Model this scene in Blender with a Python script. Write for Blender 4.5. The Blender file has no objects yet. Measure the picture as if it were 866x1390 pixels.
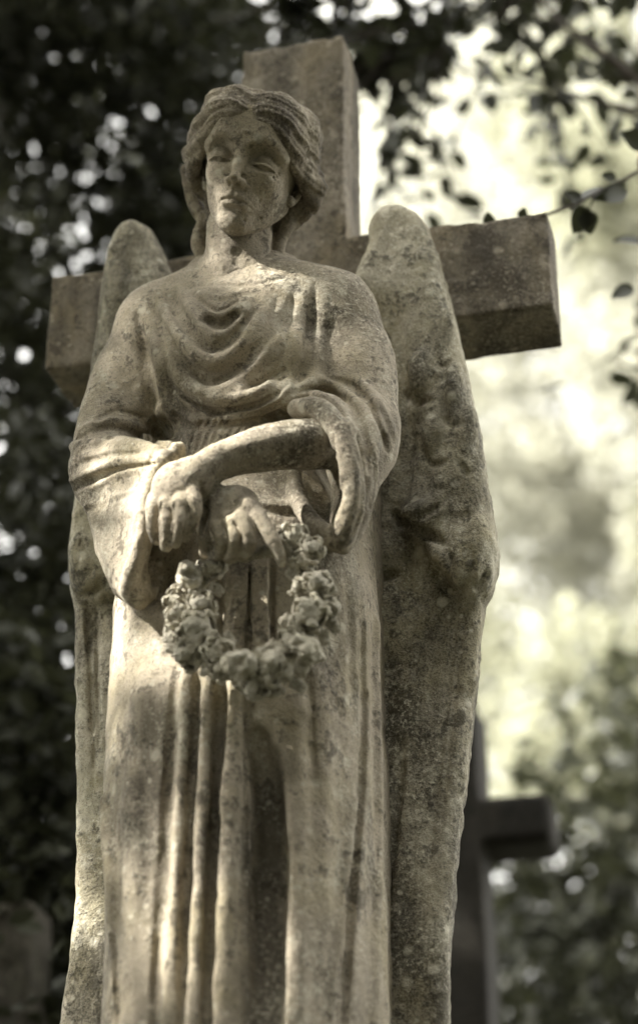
# Weathered stone angel before a cross: carved as distance fields, lit by sun through a shade tree.
import bpy, bmesh, math, random
import numpy as np
from mathutils import Matrix, Vector
random.seed(7); RNG = np.random.default_rng(7)
R = math.radians
SC = bpy.context.scene
COL = SC.collection

# ------------------------------------------------------------------ camera
F_PX, PITCH, AZ, ROLL, DIST = 3012.1, 0.4985, 0.2204, -0.0075, 2.9853
FW = np.array([-math.sin(AZ)*math.cos(PITCH), math.cos(AZ)*math.cos(PITCH), math.sin(PITCH)])
_r = np.array([math.cos(AZ), math.sin(AZ), 0.0]); _u = np.cross(_r, FW)
RT = _r*math.cos(ROLL)+_u*math.sin(ROLL); UP = _u*math.cos(ROLL)-_r*math.sin(ROLL)
CAM = np.array([0.0046, 0.0, 2.75]) - FW*DIST
PX0, PY0 = 433.0, 650.0

def ray(px, py):
    d = FW + RT*((px-PX0)/F_PX) - UP*((py-PY0)/F_PX)
    return d
def at(px, py, Y):
    """the point at depth Y (metres in front of / behind the cross face) seen along a direction"""
    d = ray(px, py)
    return CAM + d*((Y-CAM[1])/d[1])
def pxm(P):
    """metres per photo pixel at a point"""
    return float((np.asarray(P)-CAM) @ FW)/F_PX
def proj(P):
    d = np.asarray(P)-CAM; z = d@FW
    return PX0+F_PX*(d@RT)/z, PY0-F_PX*(d@UP)/z

# ------------------------------------------------------------------ sculpting kit: a distance field on a grid
def smin(a, b, k):
    if k <= 0: return np.minimum(a, b)
    h = np.maximum(k-np.abs(a-b), 0)/k
    return np.minimum(a, b)-h*h*k*.25
def vnoise(shape, cells, rng):
    """smooth value noise filling a grid"""
    g = rng.standard_normal([max(2, int(c)+2) for c in cells]).astype(np.float32)
    out = g
    for ax, n in enumerate(shape):
        m = out.shape[ax]
        t = np.linspace(0, m-1.001, n); i = t.astype(int); f = (t-i).astype(np.float32); f = f*f*(3-2*f)
        sh = [1, 1, 1]; sh[ax] = n; f = f.reshape(sh)
        out = np.take(out, i, ax)*(1-f)+np.take(out, i+1, ax)*f
    return out
def catmull(P, n):
    P = np.asarray(P, float)
    if len(P) < 3 or n <= 1: return P
    Q = np.vstack([2*P[0]-P[1], P, 2*P[-1]-P[-2]]); out = []
    for i in range(1, len(Q)-2):
        for j in range(n):
            t = j/n
            out.append(.5*((2*Q[i])+(-Q[i-1]+Q[i+1])*t+(2*Q[i-1]-5*Q[i]+4*Q[i+1]-Q[i+2])*t*t+(-Q[i-1]+3*Q[i]-3*Q[i+1]+Q[i+2])*t**3))
    out.append(P[-1]); return np.array(out)

class Vol:
    def __init__(s, lo, hi, h, M=None, unit=1.0):
        s.lo = np.array(lo, float); s.h = h
        s.n = np.maximum(4, np.ceil((np.array(hi)-s.lo)/h).astype(int)+1)
        s.D = np.full(s.n, 1e3, np.float32)
        s.ax = [(s.lo[i]+h*np.arange(s.n[i])).astype(np.float32) for i in range(3)]
        s.M = M; s.unit = unit; s.ref = None
        s.Mi = np.linalg.inv(M) if M is not None else None
    def box(s, lo, hi, m):
        a = np.clip(np.floor((np.array(lo)-m-s.lo)/s.h).astype(int), 0, s.n)
        b = np.clip(np.ceil((np.array(hi)+m-s.lo)/s.h).astype(int)+1, 0, s.n)
        if (b <= a).any(): return None
        sl = tuple(slice(a[i], b[i]) for i in range(3))
        return sl, s.ax[0][sl[0]][:, None, None], s.ax[1][sl[1]][None, :, None], s.ax[2][sl[2]][None, None, :]
    def put(s, sl, d, op, k):
        v = s.D[sl]
        if op == 'u': s.D[sl] = smin(v, d, k)
        elif op == 's': s.D[sl] = -smin(-v, d, k)
        elif op == 'i': s.D[sl] = -smin(-v, -d, k)
    # local <-> world
    def W(s, P):
        P = np.asarray(P, float)
        return P if s.M is None else (s.M[:3, :3]@P)+s.M[:3, 3]
    def L(s, P):
        P = np.asarray(P, float)
        return P if s.M is None else (s.Mi[:3, :3]@P)+s.Mi[:3, 3]
    def ell(s, c, r, op='u', k=0.0, rot=None):
        c = np.asarray(c, float); r = np.asarray(r, float); m = max(r)
        b = s.box(c-m if rot is not None else c-r, c+m if rot is not None else c+r, k+s.h*2)
        if b is None: return
        sl, X, Y, Z = b
        X = X-c[0]; Y = Y-c[1]; Z = Z-c[2]
        if rot is not None:
            q = np.array(rot, float)
            X, Y, Z = (q[0, 0]*X+q[1, 0]*Y+q[2, 0]*Z), (q[0, 1]*X+q[1, 1]*Y+q[2, 1]*Z), (q[0, 2]*X+q[1, 2]*Y+q[2, 2]*Z)
        k0 = np.sqrt((X/r[0])**2+(Y/r[1])**2+(Z/r[2])**2)
        k1 = np.sqrt((X/r[0]**2)**2+(Y/r[1]**2)**2+(Z/r[2]**2)**2)+1e-6
        s.put(sl, (k0*(k0-1)/k1).astype(np.float32), op, k)
    def tubed(s, P, r, pad):
        P = np.asarray(P, float); r = np.asarray(r, float); m = r.max()
        b = s.box(P.min(0)-m, P.max(0)+m, pad+s.h*2)
        if b is None: return None, None
        sl, X, Y, Z = b; best = None
        for i in range(len(P)-1):
            a = P[i]; e = P[i+1]-a; L = max(e@e, 1e-12)
            t = np.clip(((X-a[0])*e[0]+(Y-a[1])*e[1]+(Z-a[2])*e[2])/L, 0, 1)
            d = np.sqrt((X-a[0]-t*e[0])**2+(Y-a[1]-t*e[1])**2+(Z-a[2]-t*e[2])**2)-(r[i]+(r[i+1]-r[i])*t)
            best = d if best is None else np.minimum(best, d)
        return sl, best.astype(np.float32)
    def tube(s, P, r, op='u', k=0.0, n=4):
        if np.isscalar(r): r = [r]*len(P)
        A = catmull(np.hstack([np.asarray(P, float), np.asarray(r, float)[:, None]]), n)
        sl, d = s.tubed(A[:, :3], A[:, 3], k)
        if sl is not None: s.put(sl, d, op, k)
    def ptube(s, pts, op='u', k=0.0, n=4):
        """pts: (px, py, Y, radius px)"""
        P = [at(p[0], p[1], p[2]) for p in pts]; r = [p[3]*pxm(q)/s.unit for p, q in zip(pts, P)]
        s.tube([s.L(q) for q in P], r, op, k, n)
    def pell(s, px, py, Y, rx, ry, rz, op='u', k=0.0, rot=None):
        P = at(px, py, Y); m = pxm(P)/s.unit
        s.ell(s.L(P), (rx*m, ry*m, rz*m), op, k, rot)
    def tri(s, a, b, c, r, op='u', k=0.0):
        a, b, c = [np.asarray(q, float) for q in (a, b, c)]
        bb = s.box(np.minimum(np.minimum(a, b), c)-r, np.maximum(np.maximum(a, b), c)+r, k+2*s.h)
        if bb is None: return
        sl, X, Y, Z = bb
        def dot(v, w): return v[0]*w[0]+v[1]*w[1]+v[2]*w[2]
        ba, cb, ac = b-a, c-b, a-c; nor = np.cross(ba, ac)
        pa = (X-a[0], Y-a[1], Z-a[2]); pb = (X-b[0], Y-b[1], Z-b[2]); pc = (X-c[0], Y-c[1], Z-c[2])
        sg = np.sign(dot(pa, np.cross(ba, nor)))+np.sign(dot(pb, np.cross(cb, nor)))+np.sign(dot(pc, np.cross(ac, nor)))
        def seg(p, e):
            t = np.clip(dot(p, e)/(e@e), 0, 1)
            return (p[0]-t*e[0])**2+(p[1]-t*e[1])**2+(p[2]-t*e[2])**2
        d2 = np.where(sg < 2, np.minimum(np.minimum(seg(pa, ba), seg(pb, cb)), seg(pc, ac)), dot(pa, nor)**2/(nor@nor))
        s.put(sl, (np.sqrt(d2)-r).astype(np.float32), op, k)
    def panel(s, pts, r, op='u', k=0.0):
        """fan of rounded triangles through px points (px,py,Y); r in px"""
        P = [at(*p) for p in pts]; m = pxm(P[0])/s.unit; P = [s.L(q) for q in P]
        for i in range(1, len(P)-1): s.tri(P[0], P[i], P[i+1], r*m, op, k if i == 1 else k)
    def box3(s, lo, hi, rnd, op='u', k=0.0):
        lo = np.asarray(lo, float); hi = np.asarray(hi, float)
        b = s.box(lo, hi, k+2*s.h)
        if b is None: return
        sl, X, Y, Z = b; c = (lo+hi)/2; q = (hi-lo)/2-rnd
        x, y, z = np.abs(X-c[0])-q[0], np.abs(Y-c[1])-q[1], np.abs(Z-c[2])-q[2]
        d = np.sqrt(np.maximum(x, 0)**2+np.maximum(y, 0)**2+np.maximum(z, 0)**2)+np.minimum(np.maximum(np.maximum(x, y), z), 0)-rnd
        s.put(sl, d.astype(np.float32), op, k)
    def surf(s, px, py, near=None):
        """first point of the carved surface along a photo direction (local coords)"""
        d = ray(px, py); t = np.arange(1.9, 3.6, 0.0015)
        Pw = CAM[None]+d[None]*t[:, None]
        P = Pw if s.M is None else Pw@s.Mi[:3, :3].T+s.Mi[:3, 3]
        g = (P-s.lo)/s.h; ok = ((g >= 0) & (g < s.n-1)).all(1)
        if not ok.any(): return None
        gi = g[ok]; i = gi.astype(int); f = gi-i; v = 0
        for a in (0, 1):
            for b in (0, 1):
                for c in (0, 1):
                    w = (f[:, 0] if a else 1-f[:, 0])*(f[:, 1] if b else 1-f[:, 1])*(f[:, 2] if c else 1-f[:, 2])
                    v = v+w*(s.D if s.ref is None else s.ref)[i[:, 0]+a, i[:, 1]+b, i[:, 2]+c]
        hit = np.nonzero(v < 0)[0]
        return P[ok][hit[0]] if len(hit) else None
    def stroke(s, pts, w, amp, prof='g', n=5, taper=True):
        """carve (+ raises, - cuts) along a line of photo points laid on the surface. w, amp in photo px"""
        pts = np.asarray(pts, float)
        if pts.shape[1] == 2: pts = np.hstack([pts, np.ones((len(pts), 1))])
        A = catmull(pts, n); Q = []; ww = []
        for a in A:
            q = s.surf(a[0], a[1])
            if q is not None: Q.append(q); ww.append(a[2])
        if len(Q) < 2: return
        m = pxm(s.W(Q[0]))/s.unit
        s.stroke3(Q, w*m, amp*m, prof, ww, taper)
    def stroke3(s, Q, w, amp, prof='g', ww=None, taper=True):
        Q = np.asarray(Q, float); ww = np.ones(len(Q)) if ww is None else np.asarray(ww)
        b = s.box(Q.min(0), Q.max(0), 2.3*w)
        if b is None: return
        sl, X, Y, Z = b; best = None; T = None; N = len(Q)-1
        for i in range(N):
            a = Q[i]; e = Q[i+1]-a; L = max(e@e, 1e-12)
            t = np.clip(((X-a[0])*e[0]+(Y-a[1])*e[1]+(Z-a[2])*e[2])/L, 0, 1)
            d = (X-a[0]-t*e[0])**2+(Y-a[1]-t*e[1])**2+(Z-a[2]-t*e[2])**2
            if best is None: best = d; T = (i+t)/N+0*d
            else: T = np.where(d < best, (i+t)/N, T); best = np.minimum(best, d)
        d = np.sqrt(best)/w
        A = np.interp(T.ravel(), np.linspace(0, 1, len(ww)), ww).reshape(T.shape)
        if taper: A = A*np.clip(np.minimum(T, 1-T)*5+.08, 0, 1)**.7
        if prof == 'g': f = np.exp(-(d*1.25)**2)
        elif prof == 'c': f = np.exp(-d*1.8)*(d < 2.2)
        else: f = np.clip(1-d, 0, 1)
        s.D[sl] -= (amp*A*f).astype(np.float32)
    def along(s, pts, n):
        pts = np.asarray(pts, float)
        if pts.shape[1] == 2: pts = np.hstack([pts, np.ones((len(pts), 1))])
        A = catmull(pts, n); out = []
        for a in A:
            q = s.surf(a[0], a[1])
            if q is not None: out.append((q, a[2]))
        return out
    def groove(s, pts, r, depth, k=.003, n=5, op='s'):
        """cut a clean channel (or, with op 'u', lay a roll) along photo points; r, depth in photo px"""
        L = s.along(pts, n)
        if len(L) < 3: return
        m = pxm(s.W(L[0][0]))/s.unit; P = []; N = len(L)-1
        for i, (q, w) in enumerate(L):
            t = i/N; f = min(1, min(t, 1-t)*4+.0)**.6*w
            d = s.W(q)-CAM; d = d/np.linalg.norm(d)
            if s.Mi is not None: d = s.Mi[:3, :3]@d; d = d/np.linalg.norm(d)
            off = (r-depth*f)*m*(1 if op == 'u' else -1)
            P.append(q+d*off)
        dirs = -(np.array(P[len(P)//2])-s.L(CAM)); dirs = dirs/np.linalg.norm(dirs)
        for j in ((0,) if op == 'u' else (0, 1, 2)):             # a channel is open outwards
            sl, dd = s.tubed(np.array(P)+dirs*(j*1.3*r*m), np.full(len(P), r*m*(1+.12*j)), k)
            if sl is not None: s.put(sl, dd, op, k)
    def ridge(s, pts, r, lift, k=.006, n=5): s.groove(pts, r, lift, k, n, 'u')
    def noise(s, scale, amp, rng=RNG):
        s.D += amp*vnoise(s.n, (s.n*s.h)/scale, rng)
    def mesh(s):
        """surface nets -> (verts, quads)"""
        D = s.D; S = D < 0
        nx, ny, nz = [v-1 for v in D.shape]
        c = np.zeros((nx, ny, nz), np.uint8)
        for a in (0, 1):
            for b in (0, 1):
                for d in (0, 1): c += S[a:nx+a, b:ny+b, d:nz+d]
        idx = np.argwhere((c > 0) & (c < 8)); N = len(idx)
        ID = np.full((nx, ny, nz), -1, np.int32); ID[idx[:, 0], idx[:, 1], idx[:, 2]] = np.arange(N)
        acc = np.zeros((N, 3)); cnt = np.zeros(N)
        cs = [(a, b, d) for a in (0, 1) for b in (0, 1) for d in (0, 1)]
        val = {q: D[idx[:, 0]+q[0], idx[:, 1]+q[1], idx[:, 2]+q[2]] for q in cs}
        for q in cs:
            for axn in range(3):
                if q[axn]: continue
                p = list(q); p[axn] = 1; p = tuple(p)
                v0, v1 = val[q], val[p]; m = (v0 < 0) != (v1 < 0)
                t = np.where(m, v0/np.where(v0 == v1, 1, v0-v1), 0)
                pt = np.tile(np.array(q, float), (N, 1)); pt[:, axn] = t
                acc[m] += pt[m]; cnt += m
        V = s.lo+s.h*(idx+acc/cnt[:, None])
        quads = []
        for axn in range(3):
            o = [i for i in range(3) if i != axn]
            sl0 = [slice(None)]*3; sl1 = [slice(None)]*3; sl0[axn] = slice(0, -1); sl1[axn] = slice(1, None)
            for q in o: sl0[q] = slice(1, -1); sl1[q] = slice(1, -1)
            A, B = S[tuple(sl0)], S[tuple(sl1)]
            e = np.argwhere(A != B); flip = A[e[:, 0], e[:, 1], e[:, 2]]
            e = e.copy(); e[:, o[0]] += 1; e[:, o[1]] += 1
            def cell(d0, d1):
                g = e.copy(); g[:, o[0]] -= d0; g[:, o[1]] -= d1
                return ID[g[:, 0], g[:, 1], g[:, 2]]
            a, b, c2, d2 = cell(1, 1), cell(0, 1), cell(0, 0), cell(1, 0)
            f = np.stack([a, b, c2, d2], 1)
            if axn == 1: f = f[:, ::-1]
            f = np.where(flip[:, None], f, f[:, ::-1])
            quads.append(f)
        Q = np.concatenate(quads); Q = Q[(Q >= 0).all(1)]
        if s.M is not None: V = V@s.M[:3, :3].T+s.M[:3, 3]
        return V, Q

# ------------------------------------------------------------------ scene helpers
def mesh_obj(name, V, F, mat, parent=None, smooth=True):
    me = bpy.data.meshes.new(name); V = np.asarray(V, np.float32)
    if isinstance(F, np.ndarray):
        k = F.shape[1]
        me.vertices.add(len(V)); me.vertices.foreach_set('co', V.ravel())
        me.loops.add(F.size); me.loops.foreach_set('vertex_index', F.ravel().astype(np.int32))
        me.polygons.add(len(F)); me.polygons.foreach_set('loop_start', np.arange(0, F.size, k, dtype=np.int32))
        me.update(calc_edges=True)
    else: me.from_pydata([tuple(v) for v in V], [], F)
    me.polygons.foreach_set('use_smooth', np.full(len(me.polygons), smooth))
    me.materials.append(mat); me.update()
    o = bpy.data.objects.new(name, me); COL.objects.link(o)
    if parent is not None: o.parent = parent
    return o
def tag(o, label=None, cat=None, group=None, kind=None):
    for k, v in (('label', label), ('category', cat), ('group', group), ('kind', kind)):
        if v: o[k] = v
    return o
def empty(name, loc=(0, 0, 0)):
    o = bpy.data.objects.new(name, None); COL.objects.link(o); o.location = loc; o.empty_display_size = .1
    return o
def under(o, root):
    """parent keeping the world place"""
    o.parent = root; o.matrix_parent_inverse = Matrix.Translation(root.location).inverted()
    return o
def bm_obj(name, bm, mat, smooth=False):
    me = bpy.data.meshes.new(name); bm.to_mesh(me); bm.free(); me.materials.append(mat)
    me.polygons.foreach_set('use_smooth', [smooth]*len(me.polygons))
    o = bpy.data.objects.new(name, me); COL.objects.link(o); return o
# ------------------------------------------------------------------ sun direction
SUN_EL, SUN_AZ = R(41), R(-60)      # azimuth from the front of the monument, negative to the viewer's left
sd = np.array([math.sin(SUN_AZ)*math.cos(SUN_EL), -math.cos(SUN_AZ)*math.cos(SUN_EL), math.sin(SUN_EL)])
EXPOSURE = 3.0
# ------------------------------------------------------------------ materials
def nodes(name):
    m = bpy.data.materials.new(name); m.use_nodes = True; nt = m.node_tree; nt.nodes.clear()
    return m, nt, (lambda t, **k: _nn(nt, t, k)), (lambda a, b: nt.links.new(a, b))
def _nn(nt, t, k):
    n = nt.nodes.new(t)
    for a, v in k.items():
        if hasattr(n, a): setattr(n, a, v)
        else: n.inputs[a].default_value = v
    return n
def ramp(nt, src, stops):
    r = nt.nodes.new('ShaderNodeValToRGB'); nt.links.new(src, r.inputs[0]); e = r.color_ramp.elements
    while len(e) < len(stops): e.new(.5)
    for i, (p, c) in enumerate(stops):
        e[i].position = p; e[i].color = (c, c, c, 1) if not hasattr(c, '__len__') else (*c, 1)
    return r.outputs[0]
def mix(nt, f, a, b):
    m = nt.nodes.new('ShaderNodeMix'); m.data_type = 'RGBA'
    if hasattr(f, 'name'): nt.links.new(f, m.inputs[0])
    else: m.inputs[0].default_value = f
    for s, v in ((6, a), (7, b)):
        if hasattr(v, 'name'): nt.links.new(v, m.inputs[s])
        else: m.inputs[s].default_value = (*v, 1)
    return m.outputs[2]
GAIN = 1.2
def stone(name, base, pale, ochre, dark, dark_amt=.5, pale_amt=.5, seed=0., grain=1.0, ochre_amt=.5, high=None, k=1.0, stain_shade=()):
    base, pale, ochre = [tuple(min(.72, c*GAIN) for c in q) for q in (base, pale, ochre)]
    m, nt, N, L = nodes(name)
    tc = N('ShaderNodeTexCoord'); mp = N('ShaderNodeMapping'); L(tc.outputs['Object'], mp.inputs[0])
    mp.inputs['Location'].default_value = (seed, seed*1.7, seed*.6); mp.inputs['Scale'].default_value = (k, k, k)
    def noi(sc, det=6, rough=.6, dist=0., stretch=None):
        n = N('ShaderNodeTexNoise'); n.inputs['Scale'].default_value = sc; n.inputs['Detail'].default_value = det
        n.inputs['Roughness'].default_value = rough; n.inputs['Distortion'].default_value = dist
        if stretch:
            q = N('ShaderNodeMapping'); L(mp.outputs[0], q.inputs[0]); q.inputs['Scale'].default_value = stretch; L(q.outputs[0], n.inputs['Vector'])
        else: L(mp.outputs[0], n.inputs['Vector'])
        return n.outputs[0]
    big, mid, fine, spk = noi(5, 5, .6), noi(19, 7, .72), noi(95, 4, .7), noi(330, 3, .7)
    col = mix(nt, ramp(nt, mid, [(.32, 0), (.68, 1)]), tuple(c*.78 for c in base), tuple(min(1, c*1.22) for c in base))
    col = mix(nt, ramp(nt, noi(8, 6, .7, .3), [(.5-.12*ochre_amt, 0), (.66, .85)]), col, ochre)
    # pale lichen and bare stone patches
    col = mix(nt, ramp(nt, noi(13, 8, .75, .4), [(.62-.16*pale_amt, 0), (.74-.12*pale_amt, .85)]), col, pale)
    # dark algae in run-down patches, broken by grain
    st = noi(7, 7, .75, .2, (1, 1, .38))
    ad = N('ShaderNodeMath', operation='MULTIPLY_ADD'); L(spk, ad.inputs[0]); ad.inputs[1].default_value = .5; L(st, ad.inputs[2])
    src = ad.outputs[0]
    if high is not None:                          # more algae above this height
        sx = N('ShaderNodeSeparateXYZ'); L(tc.outputs['Object'], sx.inputs[0])
        mr = N('ShaderNodeMapRange'); L(sx.outputs[2], mr.inputs[0]); mr.inputs[1].default_value = high; mr.inputs[2].default_value = high+.12; mr.inputs[3].default_value = 0; mr.inputs[4].default_value = -.03
        a3 = N('ShaderNodeMath', operation='ADD'); L(src, a3.inputs[0]); L(mr.outputs[0], a3.inputs[1]); src = a3.outputs[0]
    col = mix(nt, ramp(nt, src, [(.82-.2*dark_amt, 0), (.96-.14*dark_amt, .85)]), col, dark)
    ad2 = N('ShaderNodeMath', operation='MULTIPLY_ADD'); L(fine, ad2.inputs[0]); ad2.inputs[1].default_value = .7; L(mid, ad2.inputs[2])
    col = mix(nt, ramp(nt, ad2.outputs[0], [(.93-.06*dark_amt, 0), (1.06-.06*dark_amt, .75)]), col, dark)
    for x0, wd, z0, z1, am in stain_shade:               # long dark streaks, ragged edged: water stains, plus painted fold shade on the robe
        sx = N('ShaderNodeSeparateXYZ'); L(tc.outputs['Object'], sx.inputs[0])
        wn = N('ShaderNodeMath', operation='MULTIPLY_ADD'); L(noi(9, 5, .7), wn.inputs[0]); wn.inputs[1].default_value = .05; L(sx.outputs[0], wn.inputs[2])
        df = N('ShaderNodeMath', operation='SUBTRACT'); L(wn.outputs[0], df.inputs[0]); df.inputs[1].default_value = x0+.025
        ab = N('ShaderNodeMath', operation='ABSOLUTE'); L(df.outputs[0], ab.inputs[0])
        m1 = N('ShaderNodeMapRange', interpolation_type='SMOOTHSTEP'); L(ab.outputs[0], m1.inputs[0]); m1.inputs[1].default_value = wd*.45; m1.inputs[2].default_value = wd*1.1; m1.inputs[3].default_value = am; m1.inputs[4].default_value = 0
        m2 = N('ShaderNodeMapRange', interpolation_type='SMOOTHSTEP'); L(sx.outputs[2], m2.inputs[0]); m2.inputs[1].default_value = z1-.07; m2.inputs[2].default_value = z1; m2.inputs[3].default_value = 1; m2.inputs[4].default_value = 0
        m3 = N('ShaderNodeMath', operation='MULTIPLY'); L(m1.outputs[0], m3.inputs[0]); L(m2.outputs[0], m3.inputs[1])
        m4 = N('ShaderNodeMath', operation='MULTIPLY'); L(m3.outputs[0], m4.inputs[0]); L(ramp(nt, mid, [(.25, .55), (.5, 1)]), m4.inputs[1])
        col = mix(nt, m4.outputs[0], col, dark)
    # speckle of grains
    col = mix(nt, ramp(nt, spk, [(.3, .8), (.48, 0)]), col, tuple(c*.3 for c in base))
    gm = N('ShaderNodeMath', operation='MULTIPLY'); L(ramp(nt, noi(200, 3, .7), [(.52, 0), (.66, .8)]), gm.inputs[0]); L(ramp(nt, noi(6.5, 5, .7), [(.44, .08), (.6, 1)]), gm.inputs[1])
    col = mix(nt, gm.outputs[0], col, pale)
    # round lichen spots of many sizes
    for vs, am in ((34, .55), (70, .45)):
        vl = N('ShaderNodeTexVoronoi'); wv = N('ShaderNodeVectorMath', operation='ADD'); L(mp.outputs[0], wv.inputs[0]); nz = N('ShaderNodeTexNoise'); nz.inputs['Scale'].default_value = vs*1.6; L(mp.outputs[0], nz.inputs['Vector'])
        sc_ = N('ShaderNodeVectorMath', operation='SCALE'); L(nz.outputs['Color'], sc_.inputs[0]); sc_.inputs['Scale'].default_value = .25/vs; L(sc_.outputs[0], wv.inputs[1]); L(wv.outputs[0], vl.inputs['Vector']); vl.inputs['Scale'].default_value = vs
        sp = N('ShaderNodeSeparateColor'); L(vl.outputs['Color'], sp.inputs[0])
        on = N('ShaderNodeMath', operation='GREATER_THAN'); L(sp.outputs[0], on.inputs[0]); on.inputs[1].default_value = .80
        m_ = N('ShaderNodeMath', operation='MULTIPLY'); L(ramp(nt, vl.outputs['Distance'], [(.16, am), (.30, 0)]), m_.inputs[0]); L(on.outputs[0], m_.inputs[1])
        col = mix(nt, m_.outputs[0], col, pale)
    bs = N('ShaderNodeBsdfPrincipled'); L(col, bs.inputs['Base Color']); bs.inputs['Roughness'].default_value = .88
    bs.inputs['Specular IOR Level'].default_value = .25
    h = N('ShaderNodeMath', operation='MULTIPLY_ADD'); L(fine, h.inputs[0]); h.inputs[1].default_value = .6; L(mid, h.inputs[2])
    h2 = N('ShaderNodeMath', operation='MULTIPLY_ADD'); L(spk, h2.inputs[0]); h2.inputs[1].default_value = .35; L(h.outputs[0], h2.inputs[2])
    vo = N('ShaderNodeTexVoronoi'); L(mp.outputs[0], vo.inputs['Vector']); vo.inputs['Scale'].default_value = 62
    pit = ramp(nt, vo.outputs['Distance'], [(.0, 0), (.16, 1)])
    h3 = N('ShaderNodeMath', operation='MULTIPLY_ADD'); L(pit, h3.inputs[0]); h3.inputs[1].default_value = .12; L(h2.outputs[0], h3.inputs[2])
    bp = N('ShaderNodeBump'); bp.inputs['Strength'].default_value = .7; bp.inputs['Distance'].default_value = .006*grain
    L(h3.outputs[0], bp.inputs['Height']); L(bp.outputs[0], bs.inputs['Normal'])
    o = N('ShaderNodeOutputMaterial'); L(bs.outputs[0], o.inputs[0])
    return m
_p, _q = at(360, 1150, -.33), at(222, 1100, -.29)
ROBE_STAIN_SHADE = ((_p[0], .022, 0, at(355, 1010, -.33)[2], .75), (_q[0], .022, 0, at(225, 930, -.29)[2], .45))  # first streak: algae stain with the deep fold's shade painted in; second: stain
BASE = (0.297, 0.261, 0.200)
M_SKIN = stone('weathered_stone_skin', (0.286, 0.249, 0.189), (0.446, 0.414, 0.327), (0.246, 0.213, 0.135), (0.054, 0.046, 0.034), .36, .55, 0.4, high=2.92)
M_ROBE = stone('weathered_stone_robe', (0.286, 0.249, 0.189), (0.446, 0.414, 0.327), (0.246, 0.213, 0.135), (0.054, 0.046, 0.034), .42, .55, 0.4, stain_shade=ROBE_STAIN_SHADE)
M_HAIR = stone('weathered_stone_hair', (0.237, 0.205, 0.154), (0.355, 0.319, 0.246), (0.217, 0.188, 0.115), (0.049, 0.040, 0.031), .5, .4, 5.2)
M_WING = stone('lichen_stone_wing', (.42, .385, .30), (.60, .57, .46), (.34, .305, .19), (.045, .04, .03), .6, .65, 7.7, 1.4, .8)
M_CROSS = stone('weathered_stone_cross', (.25, .22, .17), (.38, .34, .27), (.22, .18, .11), (.05, .042, .032), .78, .45, 2.2, 1.4, stain_shade=((.10, .03, 0, 3.15, .5), (.24, .02, 0, 3.16, .45), (-.05, .02, 0, 3.5, .5), (-.30, .03, 0, 3.15, .4)))
M_WREATH = stone('pale_stone_flowers', (0.397, 0.368, 0.295), (0.595, 0.568, 0.476), (0.295, 0.268, 0.176), (0.049, 0.043, 0.034), .05, .8, 1.3, k=.02, grain=1.3)
M_RING = stone('pale_stone_stem', (0.336, 0.312, 0.242), (0.527, 0.504, 0.409), (0.277, 0.254, 0.159), (0.051, 0.045, 0.034), .42, .7, 9.3)
GAIN = 1.0
M_SHADESTONE = stone('shade_darkened_stone', (.030, .027, .022), (.055, .05, .04), (.030, .027, .02), (.01, .009, .008), .5, .2, 4.4)  # near-black colour puts the second cross's deep shade into the stone
M_PLINTH = stone('plinth_stone', (.10, .09, .07), (.16, .145, .12), (.08, .08, .05), (.03, .025, .02), .5, .4, 6.4)
# ================================================================== the monument
PLINTH_TOP = 1.80
angel = tag(empty('angel_statue', (-.05, -.18, PLINTH_TOP)), 'weathered stone angel with folded wings, bowed head and crossed hands before the big cross', 'statue')

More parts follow.
